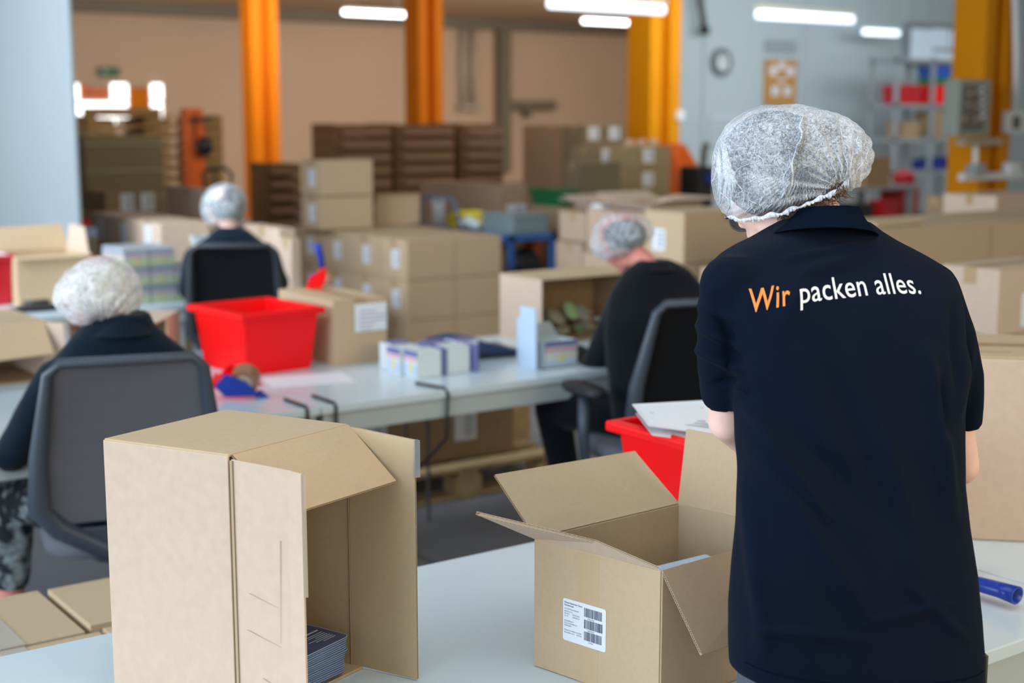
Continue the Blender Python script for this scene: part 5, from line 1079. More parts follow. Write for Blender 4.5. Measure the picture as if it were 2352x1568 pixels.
def bouffant(root, c, outline, depth, mats, pleats=0.0, seed=1, n=160, m=56, rim=None, push=0.0, name='hair_net', ridges=()):
    """closed puffy cap whose outline in the plane across FV is given; gathers towards the rim"""
    c = Vector(c); pol = []
    for p in outline: d = Vector(p)-c; pol.append((math.atan2(d.z, d.dot(RV)), math.hypot(d.z, d.dot(RV))))
    pol.sort(); A_ = [a for a, _ in pol]; Rr = [r_ for _, r_ in pol]
    def rad(th):
        th = (th+PI) % (2*PI)-PI; k = 0
        while k < len(A_) and A_[k] < th: k += 1
        a0, r0 = (A_[k-1], Rr[k-1]) if k > 0 else (A_[-1]-2*PI, Rr[-1]); a1, r1 = (A_[k], Rr[k]) if k < len(A_) else (A_[0]+2*PI, Rr[0])
        f_ = (th-a0)/max(1e-6, a1-a0); f_ = f_*f_*(3-2*f_)*0.5+f_*0.5; return r0+(r1-r0)*f_
    R = []
    rimc = Vector(rim) if rim else None
    for j in range(1, m):
        ph = PI*j/m; ring = []
        for i in range(n):
            th = 2*PI*i/n; rr = rad(th); sp_ = math.sin(ph)**0.80; cp = math.cos(ph)
            p = c+(RV*math.cos(th)+UP*math.sin(th))*rr*sp_-FV*depth*math.copysign(abs(cp)**0.9, cp)
            d = (p-c).normalized()
            w1 = noise.noise(p*9+Vector((seed, 0, 0)))*0.006+noise.noise(p*26+Vector((seed, 3, 0)))*0.0022
            if rimc:
                dist = (p-rimc).length; g_ = math.exp(-(dist/0.115)**2); q = p-rimc; an = math.atan2(q.z, q.dot(RV))
                w1 += pleats*g_*(math.sin(an*23+3*noise.noise(p*12))+0.5*math.sin(an*41+seed))
            low = max(0, -math.sin(th)); w1 += pleats*0.55*low**2*math.sin(th*70+2*noise.noise(p*15))
            for (ra, rb, wd, am) in ridges:
                ra_, rb_ = Vector(ra), Vector(rb); ab = rb_-ra_; ab -= FV*ab.dot(FV); q = p-ra_; q -= FV*q.dot(FV)
                t_ = max(0, min(1, q.dot(ab)/ab.length_squared)); dd = (q-ab*t_).length
                if cp > 0: w1 += am*math.exp(-(dd/wd)**2)
            ring.append(p+d*w1)
        R.append(ring)
    return MB().rings(R).build(name, mats, root, smooth=True)

# --- standing worker ------------------------------------------------------
w1 = empty('person', (0,0,0), 'standing person in navy polo printed Wir packen alles, bouffant cap, packing the open carton', 'person')
HF = (-0.62*RV+0.62*FV-0.50*UP); HU = (UP+0.35*FV-0.30*RV); HC = Vector((1.689, 1.620, 1.601))
SL, SR = (1.471, 1.505, 1.457), (1.822, 1.401, 1.440)
EL, ER = Vector((1.504, 1.531, 1.239)), Vector((1.908, 1.401, 1.135))
WL, WR = Vector((1.731, 1.626, 1.112)), Vector((1.914, 1.581, 1.063))
kL, kR = Vector((1.497, 1.363, 0.880)), Vector((1.691, 1.323, 0.847)); kL.z = 0.50; kR.z = 0.50
aL, aR = kL-FV*0.03, kR-FV*0.03; aL.z = aR.z = 0.09; hL, hR = Vector((1.507, 1.369, 0.917)), Vector((1.693, 1.322, 0.889))
tL, tR = aL+FV*0.16-UP*0.05, aR+FV*0.16-UP*0.05
body1, HP = body_mesh(w1, SKIN, (HC, HF, HU), [(1.661, 1.479, 1.498), (1.677, 1.517, 1.535), (1.688, 1.571, 1.573)],
    [([SL, EL, EL.lerp(WL, .45), WL], [0.032, 0.0315, 0.030, 0.022]), ([SR, ER, ER.lerp(WR, .45), WR], [0.031, 0.0300, 0.029, 0.021])],
    [([hL, kL, aL], [0.075, 0.05, 0.034]), ([hR, kR, aR], [0.075, 0.05, 0.034]), ([aL, tL], [0.038, 0.028]), ([aR, tR], [0.038, 0.028])],
    [([(1.600, 1.351, 0.935), (1.614, 1.390, 1.228), (1.643, 1.456, 1.430)], [0.09, 0.085, 0.08]), ([SL, (1.643, 1.456, 1.440), SR], [0.030, 0.055, 0.030])], 0.0058,
    [(WL, Vector((0.15, 0.75, -0.6)), Vector((0.5, -0.2, -0.8)), 1, 0.55, 0.92), (WR, Vector((-0.35, 0.75, -0.55)), Vector((-0.3, -0.3, -0.8)), -1, 0.55, 0.92)], 0.94)
# polo shirt
tr = [((1.387, 1.381, 0.909), (1.782, 1.270, 0.852), .112), ((1.385, 1.382, 0.947), (1.781, 1.271, 0.892), .112), ((1.384, 1.383, 1.005), (1.775, 1.275, 0.955), .108), ((1.388, 1.380, 1.070), (1.774, 1.288, 1.021), .104), ((1.405, 1.392, 1.128), (1.772, 1.302, 1.087), .100),
      ((1.420, 1.406, 1.187), (1.772, 1.314, 1.153), .100), ((1.429, 1.424, 1.247), (1.785, 1.329, 1.217), .104), ((1.447, 1.449, 1.305), (1.808, 1.350, 1.279), .110), ((1.449, 1.471, 1.366), (1.824, 1.363, 1.345), .112), ((1.447, 1.498, 1.415), (1.839, 1.377, 1.397), .110),
      ((1.448, 1.509, 1.449), (1.840, 1.388, 1.433), .100), ((1.460, 1.525, 1.473), (1.840, 1.401, 1.460), .090), ((1.473, 1.528, 1.488), (1.829, 1.415, 1.476), .084), ((1.491, 1.528, 1.499), (1.815, 1.431, 1.488), .080), ((1.515, 1.523, 1.510), (1.799, 1.449, 1.500), .077), ((1.541, 1.516, 1.519), (1.784, 1.466, 1.510), .074), ((1.575, 1.517, 1.531), (1.763, 1.480, 1.525), .066), ((1.602, 1.510, 1.545), (1.741, 1.484, 1.541), .052)]
mb = MB().rings(torso(tr))
mb.limb([Vector((1.477, 1.501, 1.454)), Vector((1.469, 1.507, 1.386)), Vector((1.476, 1.514, 1.324))], [0.049, 0.0415, 0.0405], 20)
mb.tube([Vector((1.476, 1.514, 1.331)), Vector((1.486, 1.519, 1.286)), Vector((1.491, 1.521, 1.273))], [0.0400, 0.0385, 0.034], 24)
mb.limb([Vector((1.814, 1.407, 1.431)), Vector((1.849, 1.394, 1.359)), Vector((1.876, 1.387, 1.287))], [0.046, 0.042, 0.037], 20)
mb.tube([Vector((1.875, 1.388, 1.294)), Vector((1.890, 1.390, 1.242)), Vector((1.898, 1.390, 1.204))], [0.0375, 0.0330, 0.0270], 24)
FO = []
for (pa, pb, wd, am) in [((1.440, 1.429, 1.289), (1.540, 1.357, 1.120), .010, .0050), ((1.444, 1.426, 1.244), (1.591, 1.320, 0.967), .020, .0050), ((1.441, 1.428, 1.186), (1.472, 1.406, 0.913), .016, .0040), ((1.455, 1.418, 1.309), (1.597, 1.317, 1.127), .022, -.0050),
                         ((1.647, 1.280, 1.372), (1.687, 1.252, 1.127), .014, .0060), ((1.667, 1.266, 1.321), (1.673, 1.262, 1.244), .009, -.0050), ((1.489, 1.393, 1.473), (1.579, 1.329, 1.514), .014, .0028), ((1.479, 1.401, 1.501), (1.584, 1.326, 1.523), .007, .0022),
                         ((1.399, 1.458, 1.442), (1.438, 1.430, 1.321), .010, -.0035), ((1.586, 1.325, 1.309), (1.652, 1.277, 1.027), .024, .0040), ((1.534, 1.362, 1.341), (1.635, 1.289, 1.081), .022, -.0036), ((1.434, 1.433, 0.953), (1.593, 1.320, 0.933), .009, .0022), ((1.592, 1.320, 0.960), (1.701, 1.242, 0.994), .009, .0022),
                         ((1.642, 1.284, 1.014), (1.714, 1.233, 0.933), .010, .0024), ((1.505, 1.383, 1.473), (1.476, 1.403, 1.398), .02, .002), ((1.380, 1.471, 1.407), (1.428, 1.437, 1.372), .0075, .0055), ((1.379, 1.472, 1.372), (1.432, 1.435, 1.341), .0075, .0055), ((1.381, 1.471, 1.435), (1.420, 1.443, 1.413), .008, .0035),
                         ((1.401, 1.456, 1.321), (1.432, 1.435, 1.328), .007, -.003), ((1.430, 1.436, 1.321), (1.440, 1.429, 1.312), .006, .006), ((1.701, 1.242, 1.372), (1.689, 1.250, 1.270), .008, .003), ((1.678, 1.259, 1.435), (1.690, 1.249, 1.309), .008, -.0035)]:
    a, b_ = Vector(pa), Vector(pb); FO.append((a.dot(RV), a.z, b_.dot(RV), b_.z, wd, am))
def folds(p, n):
    u, z = p.dot(RV)*2.0/max(0.5, p.dot(FV))*1.0, 1.7-(1.7-p.z)*2.0/p.dot(FV); s_ = 0
    back = max(0.0, min(1.0, -n.dot(FV)*1.2+0.75))
    for (ua, za, ub, zb_, wd, am) in FO:
        du_, dz_ = ub-ua, zb_-za; t_ = ((u-ua)*du_+(z-za)*dz_)/(du_*du_+dz_*dz_); tt = max(0, min(1, t_)); d = math.hypot(u-ua-du_*tt, z-za-dz_*tt); fade = math.sin(PI*min(1, max(0.04, (tt*0.9+0.05))))**0.6
        s_ += am*math.exp(-(d/(wd*0.85))**2)*fade
    return s_*back*3.0+noise.noise(p*7)*0.0018+noise.noise(p*22)*0.0006
shirt = mb.remesh('polo_shirt', NAVY, w1, 0.0048, 8, folds); tag(shirt, 'dark navy polo shirt with printed slogan')
dg = bpy.context.evaluated_depsgraph_get(); dg.update(); bv = BVHTree.FromObject(shirt, dg)
def snap(p, off=0.0008):
    o = p-FV*0.6; h_ = bv.ray_cast(o, FV)
    return (h_[0]-FV*off) if h_[0] else p
# hem and sleeve stitch lines
def ringline(rings_, r_, name, n=90, only_back=True):
    L, Rr, t_ = rings_; pts = []
    for k in range(n+1):
        s_ = 0.02+0.96*k/n; p = Vector(L).lerp(Vector(Rr), s_); pts.append(snap(p, 0.0002))
    return MB().tube(pts, r_, 6)
ringline(((1.387, 1.381, 0.936), (1.781, 1.271, 0.888), 0), 0.0011, 'hem').build('hem_seam', SHIRTG, shirt, smooth=True)
# slogan
vs1, f1 = text_mesh('Wir', 1.0, bold=0.008, space=1.10); vs2, f2 = text_mesh('packen alles.', 1.0, bold=0.005, space=1.03)
import bisect
def baseline(x):
    xs = [1720, 1745, 1800, 1850, 1900, 1950, 2000, 2050, 2100, 2155]; ys = [720, 717, 703, 696, 692, 689, 686, 685, 686, 690]
    k = min(len(xs)-2, max(0, bisect.bisect(xs, x)-1)); t_ = (x-xs[k])/(xs[k+1]-xs[k]); return ys[k]+(ys[k+1]-ys[k])*t_
def pxpoint(x, y, w_):   # a point on the plane at forward distance w_, read from its bearing and height as seen from the camera stand
    cp, sp_ = math.cos(0.15743), math.sin(0.15743); F3 = FV*cp-UP*sp_; U3 = RV.cross(F3); r_ = F3+RV*((x-1176)/3238)+U3*((784-y)/3238)
    return Vector((0, 0, 1.7))+r_*(w_/r_.dot(FV))
def letter(vs, fs_, xa, xb, m, name, h0, h1):
    bm = bmesh.new(); bv_ = [bm.verts.new(v) for v in vs]
    for f in fs_:
        try: bm.faces.new([bv_[i] for i in f])
        except ValueError: pass
    bmesh.ops.triangulate(bm, faces=bm.faces)
    for _ in range(3):
        bmesh.ops.subdivide_edges(bm, edges=[e_ for e_ in bm.edges if e_.calc_length() > 0.09], cuts=1); bmesh.ops.triangulate(bm, faces=bm.faces)
    bm.verts.index_update(); vs = [v.co.copy() for v in bm.verts]; fs_ = [tuple(v.index for v in f.verts) for f in bm.faces]; bm.free()
    lo, hi = min(v.x for v in vs), max(v.x for v in vs); mb = MB(); out = []
    for v in vs:
        x = xa+(v.x-lo)/(hi-lo)*(xb-xa); h_ = h0+(h1-h0)*(x-xa)/(xb-xa)
        # slope of the baseline tilts the letters
        sl = (baseline(x+6)-baseline(x-6))/12; y = baseline(x)-v.y*h_; x2 = x-sl*(-v.y*h_)*-0.55
        out.append(snap(pxpoint(x2, y, 2.0), 0.0012))
    mb.add(out, fs_); o = mb.build(name, m, shirt); o.data.polygons.foreach_set('use_smooth', [True]*len(o.data.polygons)); return o
letter(vs1, f1, 1724, 1817, LETTO, 'orange_lettering', 74, 66); letter(vs2, f2, 1840, 2153, LETTW, 'white_lettering', 66, 62)
# collar: folded rib band round the neck
def collar(root, cT, rT, cB, rB, m, th=0.0035, n=56, sag=0.0, gap=0.0):
    cT, cB = Vector(cT), Vector(cB); R = []
    for j in range(9):
        t_ = j/8; ring = []
        for k in range(n):
            a = 2*PI*k/n; d = RV*math.cos(a)-FV*math.sin(a); c = cT.lerp(cB, t_); r_ = [rT[q]+(rB[q]-rT[q])*t_**1.25 for q in (0, 1)]
            p = c+RV*math.cos(a)*r_[0]-FV*math.sin(a)*r_[1]+UP*(math.sin(a)*(gap*(1-t_)+sag*t_))
            ring.append(p)
        R.append(ring)
    inner = [[p-(p-cT.lerp(cB, j/8)).normalized()*th for p in ring] for j, ring in enumerate(R)]
    return MB().rings(R[::-1]+[[(a+b_)/2+UP*th*0.8 for a, b_ in zip(R[0], inner[0])]]+inner+[R[-1]], cap=False).build('collar', m, root, smooth=True)
collar(w1, (1.674, 1.495, 1.556), (0.050, 0.052), (1.646, 1.485, 1.518), (0.087, 0.082), SHIRTG, 0.004, sag=0.022, gap=0.010)
# hair under the cap, nape strands
MH, hr, hf, hu = frame3(HF, HU)
hb = MB().ell(Vector((1.655, 1.597, 1.626)), (0.082, 0.090, 0.086), None, 20).ell(Vector((1.685, 1.567, 1.630)), (0.072, 0.080, 0.074), None, 14).ell(Vector((1.679, 1.535, 1.575)), (0.034, 0.035, 0.030), None, 12).remesh('hair', HAIRD, w1, 0.007, 3)
st = MB(); rnd = random.Random(5)
for k in range(240):
    x = rnd.uniform(1790, 1945); y0_ = 505-(x-1790)*0.44+rnd.uniform(-14, 4); L_ = rnd.uniform(12, 34); w0 = 2.165+0.02*rnd.random()+(1880-x)*0.0003
    p0 = pxpoint(x, y0_-22, w0+0.02); p1 = pxpoint(x+rnd.uniform(-8, 8), y0_, w0); p2 = pxpoint(x+rnd.uniform(-14, 22), y0_+L_*0.5, w0-0.002); p3 = pxpoint(x+rnd.uniform(-18, 32), y0_+L_*rnd.uniform(.5, 1), w0-0.004)
    st.tube([p0, p1, p2, p3], [0.0007, 0.0006, 0.0004, 0.0002], 4)
st.build('nape_hair', mat('auburn_hair', (0.10, 0.045, 0.022), 0.5), w1)
out1 = [(1.779, 1.506, 1.645), (1.775, 1.509, 1.667), (1.758, 1.521, 1.693), (1.735, 1.537, 1.708), (1.710, 1.555, 1.717), (1.687, 1.572, 1.722), (1.662, 1.590, 1.724), (1.634, 1.610, 1.720), (1.609, 1.627, 1.705), (1.592, 1.640, 1.685), (1.581, 1.648, 1.656), (1.577, 1.650, 1.621), (1.577, 1.651, 1.590), (1.582, 1.647, 1.564), (1.592, 1.640, 1.546), (1.613, 1.625, 1.536), (1.638, 1.607, 1.540), (1.666, 1.587, 1.547), (1.694, 1.567, 1.560), (1.719, 1.549, 1.573), (1.742, 1.533, 1.585), (1.757, 1.521, 1.592), (1.770, 1.512, 1.611), (1.778, 1.507, 1.628)]
cap1 = bouffant(w1, (1.676, 1.580, 1.630), out1, 0.108, NET, 0.0030, 2, 260, 90, rim=(1.675, 1.470, 1.593), ridges=[((1.642, 1.530, 1.705), (1.634, 1.536, 1.660), .006, .005), ((1.634, 1.536, 1.660), (1.618, 1.547, 1.586), .006, .006), ((1.559, 1.590, 1.687), (1.551, 1.595, 1.613), .006, .003), ((1.551, 1.595, 1.613), (1.570, 1.582, 1.553), .008, .003), ((1.693, 1.493, 1.660), (1.703, 1.486, 1.593), .004, .005), ((1.709, 1.482, 1.680), (1.714, 1.478, 1.597), .004, .004)])
# gathered rim and fold threads
rp = [(1.536, 1.582, 1.550), (1.545, 1.557, 1.544), (1.566, 1.536, 1.547), (1.589, 1.513, 1.554), (1.612, 1.490, 1.567), (1.636, 1.473, 1.579), (1.661, 1.461, 1.590), (1.680, 1.460, 1.595)]
cu = []
for i in range(len(rp)-1):
    for k in range(30): cu.append(Vector(rp[i]).lerp(Vector(rp[i+1]), k/30))
top_, bot_ = [], []
for i, p in enumerate(cu):
    w_ = 0.0024*math.sin(i*1.15+3*math.sin(i*.13))*(0.5+noise.noise(p*90)); hgt = 0.004+0.008*noise.noise(p*55)+0.010*max(0, (i/len(cu)-0.72))*2.5
    top_.append(p+UP*hgt-FV*(w_*0.3-0.004)); bot_.append(p-UP*(0.0005+0.0060*abs(noise.noise(p*150)))-FV*w_)
rb_ = MB(); rb_.rings([[t_-FV*.0006, b_-FV*.0006, b_+FV*.0006, t_+FV*.0006] for t_, b_ in zip(top_, bot_)]).build('elastic_rim', NETF, cap1, smooth=True)
dg.update(); bc_ = BVHTree.FromObject(cap1, bpy.context.evaluated_depsgraph_get())
def snapc(p, off=0.0004):
    h_ = bc_.ray_cast(p-FV*0.6, FV); return (h_[0]+h_[1]*off) if h_[0] else None
fl_ = MB(); rnd = random.Random(11)
def thread(x0, y0_, x1, y1_, r_, wig=6):
    pts = []; n_ = 22; ph = rnd.uniform(0, 6)
    for k in range(n_+1):
        t_ = k/n_; x = x0+(x1-x0)*t_+wig*math.sin(t_*7+ph)*math.sin(PI*t_); y = y0_+(y1_-y0_)*t_+wig*0.6*math.sin(t_*9+ph*2)*math.sin(PI*t_); p = snapc(pxpoint(x, y, 2.2))
        if p: pts.append(p)
    if len(pts) > 3: fl_.tube(pts, [r_*(0.25+0.75*math.sin(PI*k/(len(pts)-1))) for k in range(len(pts))], 5)
for a_ in [(1840,262,1815,335,.0013), (1815,335,1790,470,.0014), (1800,330,1788,440,.0007), (1725,330,1745,390,.0006), (1745,390,1760,470,.0006), (1690,400,1705,480,.0007), (1730,370,1670,400,.0006), (1750,400,1700,420,.0006), (1765,360,1790,420,.0006), (1690,345,1720,330,.0006), (1700,430,1735,470,.0006),
           (1920,290,1946,330,.0010), (1946,330,1944,425,.0013), (1905,340,1925,430,.0010), (1925,330,1930,430,.0008), (1960,300,1968,345,.0008), (1968,345,1958,425,.0010), (1980,310,1986,350,.0007), (1986,350,1970,420,.0009), (1895,350,1905,440,.0008), (1990,330,1980,405,.0008), (1668,330,1660,420,.0012), (1660,420,1680,495,.0014), (1650,380,1656,470,.0012), (1675,300,1668,345,.0009)]:
    thread(*a_)
for k in range(12): thread(1653+k*2.2, 300+abs(k-4)*12, 1648+k*3.8, 485-abs(k-3)*8, 0.0034, 3)
for k in range(46):
    x = rnd.uniform(1700, 1940); yb_ = 505-(x-1700)*0.29; thread(x, yb_-4, x+rnd.uniform(-14, 14), yb_-rnd.uniform(25, 75), 0.0006*rnd.uniform(.5, 1.5), 4)
fl_.build('fold', NETF, cap1, smooth=True)
# glasses
g_ = MB().tube([Vector((1.672, 1.681, 1.530))+(RV*math.cos(2*PI*k/28)*0.021+(UP*0.95+FV*0.3)*math.sin(2*PI*k/28)*0.0165) for k in range(28)], 0.0016, 7, closed=True).build('glasses', METALD, w1, smooth=True)
MB().tube([Vector((1.672, 1.681, 1.530))+(RV*math.cos(2*PI*k/28)*0.019+(UP*0.95+FV*0.3)*math.sin(2*PI*k/28)*0.0147) for k in range(28)], 0.0001, 4, closed=True).rings([[Vector((1.673, 1.681, 1.530))+(RV*math.cos(2*PI*k/28)*0.0195+(UP*0.95+FV*0.3)*math.sin(2*PI*k/28)*0.015)+FV*d for k in range(28)] for d in (0, 0.001)]).build('lens', mat('lens_dark', (0.03,0.035,0.05), 0.08, spec=0.8), g_)
MB().tube([Vector((1.644, 1.689, 1.537)), Vector((1.657, 1.686, 1.539))], [0.003, 0.0022], 8).build('hinge', BLACK, g_)
# trousers and shoes
mb = MB().rings(torso([((1.419, 1.395, 0.888), (1.768, 1.280, 0.843), .095), ((1.407, 1.391, 0.946), (1.770, 1.279, 0.899), .098), ((1.413, 1.387, 1.011), (1.757, 1.288, 0.969), .09)]))
mb.limb([Vector((1.490, 1.362, 0.882)), kL, aL+UP*0.03], [0.088, 0.068, 0.055], 20); mb.limb([Vector((1.696, 1.319, 0.847)), kR, aR+UP*0.03], [0.088, 0.068, 0.055], 20)
mb.remesh('trousers', JEANS, w1, 0.009, 3)
for a_ in (aL, aR):
    c_ = Vector((a_.x, a_.y, 0))
    MB().rings([[c_+FV*(0.055+0.135*k_*math.sin(2*PI*q_/20))+RV*0.048*k_*math.cos(2*PI*q_/20)+UP*z_ for q_ in range(20)] for k_, z_ in ((0.97, 0), (1, 0.02), (0.96, 0.045), (0.75, 0.075), (0.45, 0.10))]).build('shoe', BLACK, w1, smooth=True)

# --- seated workers -------------------------------------------------------
def seated(lab, skin, hc, hf, hu, neck, rings, armL, armR, legL, legR, cloth, pants, cap_o, cap_c, cap_m, hairm, hair_r, cdepth, sleeve=(0.060, 0.052, 0.040), rim=None, col=None, hair_c=None, pleats=0.004, leg_end=1.0, vox=0.011):
    e = empty('person', (0,0,0), lab, 'person')
    V_ = lambda L: [Vector(p) for p in L]
    armL, armR, legL, legR = V_(armL), V_(armR), V_(legL), V_(legR)
    hands = []
    for sg, a_ in ((1, armL), (-1, armR)): d = (a_[2]-a_[1]).normalized(); hands.append((a_[2]+d*0.02, d+Vector((0, 0, -0.15)), Vector((0, 0, -1)), sg, 0.5, 0.9))
    pel = (Vector(rings[-1][0])+Vector(rings[-1][1]))/2; ch = (Vector(rings[2][0])+Vector(rings[2][1]))/2
    feet = []
    for L in (legL, legR): d = Vector((L[1]-L[0])); d.z = 0; d.normalize(); feet.append(([L[2], L[2]+d*0.15-UP*0.03], [0.040, 0.028]))
    b, P = body_mesh(e, skin, (hc, hf, hu), neck, [(armL, [0.045, 0.034, 0.024]), (armR, [0.045, 0.034, 0.024])],
        [(legL, [0.075, 0.055, 0.036]), (legR, [0.075, 0.055, 0.036])]+feet, [([pel, (pel+ch)/2, ch], [0.09, 0.09, 0.08]), ([armL[0], ch, armR[0]], [0.045, 0.07, 0.045])], 0.009, hands, 0.95)
    mb = MB().rings(torso(rings)); 
    for a_ in (armL, armR): mb.limb([a_[0], a_[1], a_[1].lerp(a_[2], 0.8)], sleeve, 16)
    sh_ = mb.remesh('shirt', cloth, e, vox, 6, lambda p, n: noise.noise(p*9)*0.007+noise.noise(p*Vector((22, 22, 8)).x)*0.002)
    mb = MB()
    for L, s_ in ((legL, 1), (legR, 1)): mb.limb([pel.lerp(L[0], 0.9), L[0], L[1], L[1].lerp(L[2], leg_end*0.86)], [0.095, 0.092, 0.070, 0.058], 16)
    mb.limb([pel, pel+UP*0.05], [0.13, 0.12], 16); mb.remesh('trousers', pants, e, 0.012, 3)
    for L, (fp_, _) in zip((legL, legR), feet):
        d = (fp_[1]-fp_[0]); d.z = 0; d.normalize(); s_ = Vector((d.y, -d.x, 0)); c_ = Vector((L[2].x, L[2].y, 0.004))
        MB().rings([[c_+d*(0.055+0.13*k_*math.sin(2*PI*q_/18))+s_*0.046*k_*math.cos(2*PI*q_/18)+UP*z_ for q_ in range(18)] for k_, z_ in ((0.97, 0), (1, 0.02), (0.95, 0.045), (0.7, 0.075), (0.4, 0.10))]).build('shoe', BLACK, e, smooth=True)
    MB().ell(hair_c or hc, hair_r, None, 18).remesh('hair', hairm, e, 0.009, 2, lambda p, n: noise.noise(p*30)*0.004)
    c_ = bouffant(e, cap_c, cap_o, cdepth, cap_m, pleats, 5, 150, 50, rim=rim)
    if col: collar(e, *col)
    return e, P
# left worker with white hair net
seated('person seated at the left, bright white net over blond hair, navy shirt', SKINP, (1.376, 3.959, 1.204), (-0.50*RV+0.75*FV-0.42*UP), (UP+0.3*FV-0.1*RV),
    [(1.405, 3.889, 1.061), (1.400, 3.917, 1.102), (1.392, 3.948, 1.149)],
    [((1.344, 3.908, 1.151), (1.483, 3.858, 1.151), .062), ((1.314, 3.929, 1.116), (1.499, 3.859, 1.117), .072), ((1.279, 3.942, 1.080), (1.529, 3.849, 1.082), .088), ((1.250, 3.975, 1.032), (1.576, 3.828, 1.040), .098), ((1.211, 3.978, 0.973), (1.604, 3.808, 0.963), .11), ((1.205, 3.958, 0.857), (1.596, 3.789, 0.838), .115), ((1.200, 3.913, 0.715), (1.573, 3.757, 0.692), .115), ((1.194, 3.892, 0.575), (1.550, 3.748, 0.548), .12)],
    [(1.245, 3.979, 0.961), (1.136, 4.082, 0.735), (1.341, 4.389, 0.730)], [(1.583, 3.811, 0.962), (1.609, 3.841, 0.821), (1.658, 4.200, 0.843)],
    [(1.305, 3.923, 0.581), (1.199, 4.307, 0.551), (1.163, 4.308, 0.083)], [(1.465, 3.846, 0.572), (1.607, 4.286, 0.535), (1.591, 4.297, 0.050)], NAVY2, FLORAL,
    [(1.467, 3.869, 1.184), (1.465, 3.870, 1.227), (1.445, 3.885, 1.271), (1.410, 3.910, 1.298), (1.370, 3.938, 1.307), (1.324, 3.971, 1.292), (1.288, 3.997, 1.259), (1.268, 4.012, 1.215), (1.266, 4.013, 1.184), (1.279, 4.004, 1.156), (1.300, 3.989, 1.136), (1.328, 3.969, 1.114), (1.350, 3.953, 1.111), (1.384, 3.929, 1.123), (1.430, 3.896, 1.140), (1.456, 3.877, 1.152)], (1.367, 3.941, 1.211), NETW, HAIRB, (0.088, 0.095, 0.084), 0.118, rim=(1.334, 3.841, 1.129), hair_c=Vector((1.374, 3.936, 1.216)), leg_end=0.62, col=((1.415, 3.882, 1.146), (0.062, 0.062), (1.405, 3.876, 1.094), (0.095, 0.088), NAVY2, 0.005))
# right seated worker
seated('person seated at the right bending over the table, grey-white hair net, flushed cheek, black top', SKINP, (3.426, 4.065, 1.242), (-0.72*RV+0.45*FV-0.60*UP), (UP+0.1*FV-0.40*RV),
    [(3.452, 3.899, 1.096), (3.439, 3.933, 1.151), (3.432, 3.988, 1.187)],
    [((3.375, 3.905, 1.184), (3.497, 3.891, 1.184), .050), ((3.324, 3.942, 1.136), (3.557, 3.849, 1.146), .072), ((3.277, 3.951, 1.074), (3.604, 3.815, 1.077), .092), ((3.235, 3.931, 0.980), (3.611, 3.761, 0.977), .11), ((3.211, 3.899, 0.826), (3.572, 3.715, 0.816), .115), ((3.197, 3.860, 0.722), (3.546, 3.684, 0.710), .115), ((3.192, 3.840, 0.622), (3.534, 3.669, 0.609), .12)],
    [(3.346, 3.975, 1.015), (3.367, 4.157, 0.761), (3.456, 4.389, 0.765)], [(3.564, 3.795, 1.034), (3.691, 3.875, 0.798), (3.651, 4.274, 0.756)],
    [(3.295, 3.852, 0.615), (3.198, 4.204, 0.608), (3.257, 4.162, 0.239)], [(3.497, 3.768, 0.604), (3.588, 4.196, 0.580), (3.599, 4.188, 0.178)], BLACKC, BLACKC,
    [(3.510, 3.981, 1.273), (3.496, 3.991, 1.309), (3.463, 4.015, 1.335), (3.416, 4.048, 1.350), (3.370, 4.081, 1.343), (3.337, 4.104, 1.317), (3.319, 4.118, 1.273), (3.314, 4.121, 1.229), (3.326, 4.112, 1.191), (3.352, 4.094, 1.180), (3.391, 4.066, 1.183), (3.431, 4.037, 1.200), (3.471, 4.009, 1.222), (3.497, 3.990, 1.244)], (3.411, 4.052, 1.265), NETG, mat('grey_hair',(0.10,0.11,0.12),0.6), (0.082, 0.085, 0.062), 0.105, rim=(3.320, 4.018, 1.191), hair_c=Vector((3.412, 4.039, 1.266)), pleats=0.006, sleeve=(0.062, 0.050, 0.042), col=((3.437, 3.898, 1.181), (0.055, 0.055), (3.436, 3.886, 1.150), (0.075, 0.075), BLACKC, 0.004))
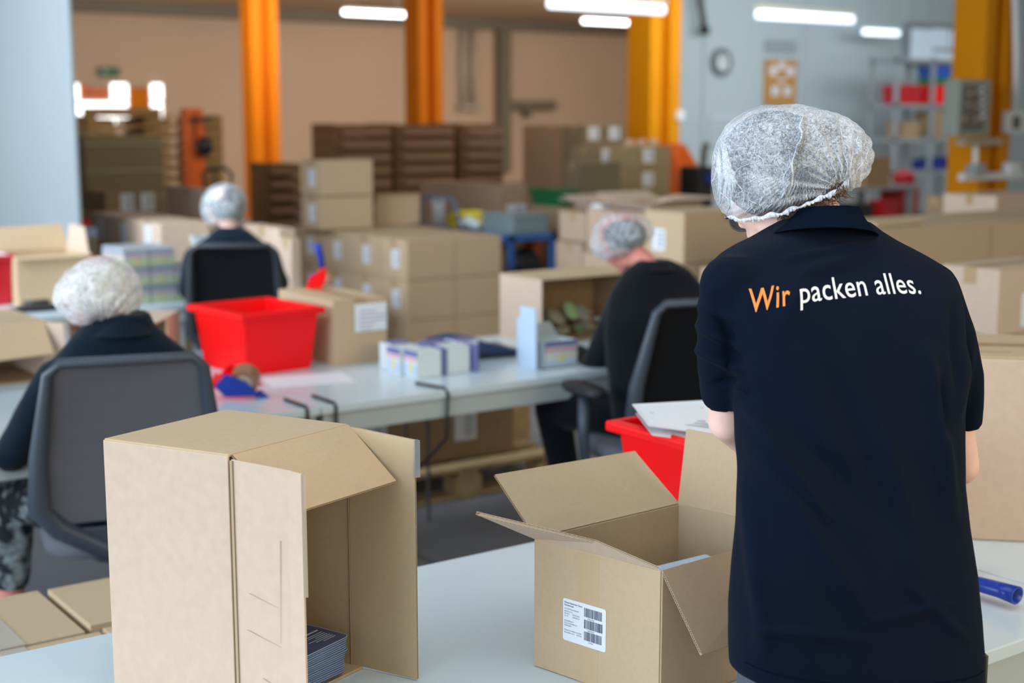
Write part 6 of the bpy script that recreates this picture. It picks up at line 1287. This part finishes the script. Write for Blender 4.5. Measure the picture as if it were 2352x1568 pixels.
# far worker
seated('person seated in the middle distance seen from behind, pale blue-grey hair net, dark navy shirt', SKIN, (2.956, 6.616, 1.251), (-0.1*RV+0.9*FV-0.35*UP), (UP+0.3*FV),
    [(2.959, 6.552, 1.075), (2.956, 6.554, 1.130), (2.960, 6.588, 1.193)],
    [((2.902, 6.593, 1.154), (3.014, 6.513, 1.158), .052), ((2.853, 6.628, 1.102), (3.066, 6.476, 1.108), .075), ((2.802, 6.664, 1.062), (3.114, 6.441, 1.067), .095), ((2.774, 6.660, 0.990), (3.125, 6.408, 0.994), .11), ((2.774, 6.648, 0.860), (3.121, 6.399, 0.860), .115), ((2.769, 6.627, 0.730), (3.106, 6.385, 0.730), .115), ((2.766, 6.604, 0.601), (3.086, 6.375, 0.601), .12)],
    [(2.815, 6.655, 1.010), (2.817, 6.776, 0.833), (3.008, 7.009, 0.831)], [(3.108, 6.445, 1.014), (3.181, 6.479, 0.870), (3.253, 6.834, 0.831)],
    [(2.874, 6.613, 0.567), (3.008, 6.947, 0.558), (3.006, 6.949, 0.109)], [(3.026, 6.504, 0.567), (3.187, 6.819, 0.558), (3.177, 6.827, 0.109)], NAVY2, BLACKC,
    [(3.052, 6.547, 1.251), (3.044, 6.552, 1.312), (3.013, 6.575, 1.355), (2.961, 6.612, 1.375), (2.910, 6.648, 1.355), (2.875, 6.673, 1.307), (2.865, 6.681, 1.246), (2.876, 6.673, 1.192), (2.896, 6.658, 1.159), (2.955, 6.616, 1.154), (3.009, 6.578, 1.170), (3.040, 6.556, 1.203)], (2.958, 6.614, 1.264), NETG, HAIRD, (0.090, 0.09, 0.092), 0.115, hair_c=Vector((2.967, 6.608, 1.264)), sleeve=(0.062, 0.055, 0.045), vox=0.014, col=((2.961, 6.563, 1.158), (0.058, 0.055), (2.956, 6.554, 1.108), (0.085, 0.08), NAVY2, 0.005))

# ---------------------------------------------------------------- put every origin at the base of its thing
bpy.context.view_layer.update()
def descend(o):
    out = []
    for c in o.children: out.append(c); out += descend(c)
    return out
for o in list(SC.objects):
    if o.parent or o.type not in ('MESH', 'EMPTY') or o.location.length > 1e-9: continue
    grp = [o]+descend(o); lo = Vector((1e9,)*3); hi = -lo
    for g in grp:
        if g.type == 'MESH' and len(g.data.vertices):
            for v in g.data.vertices: 
                for k in range(3): lo[k] = min(lo[k], v.co[k]); hi[k] = max(hi[k], v.co[k])
    if lo.x > 1e8: continue
    b0 = Vector(((lo.x+hi.x)/2, (lo.y+hi.y)/2, lo.z))
    Mt = Matrix.Translation(-b0)
    for g in grp:
        if g.type == 'MESH': g.data.transform(Mt)
    o.location = b0
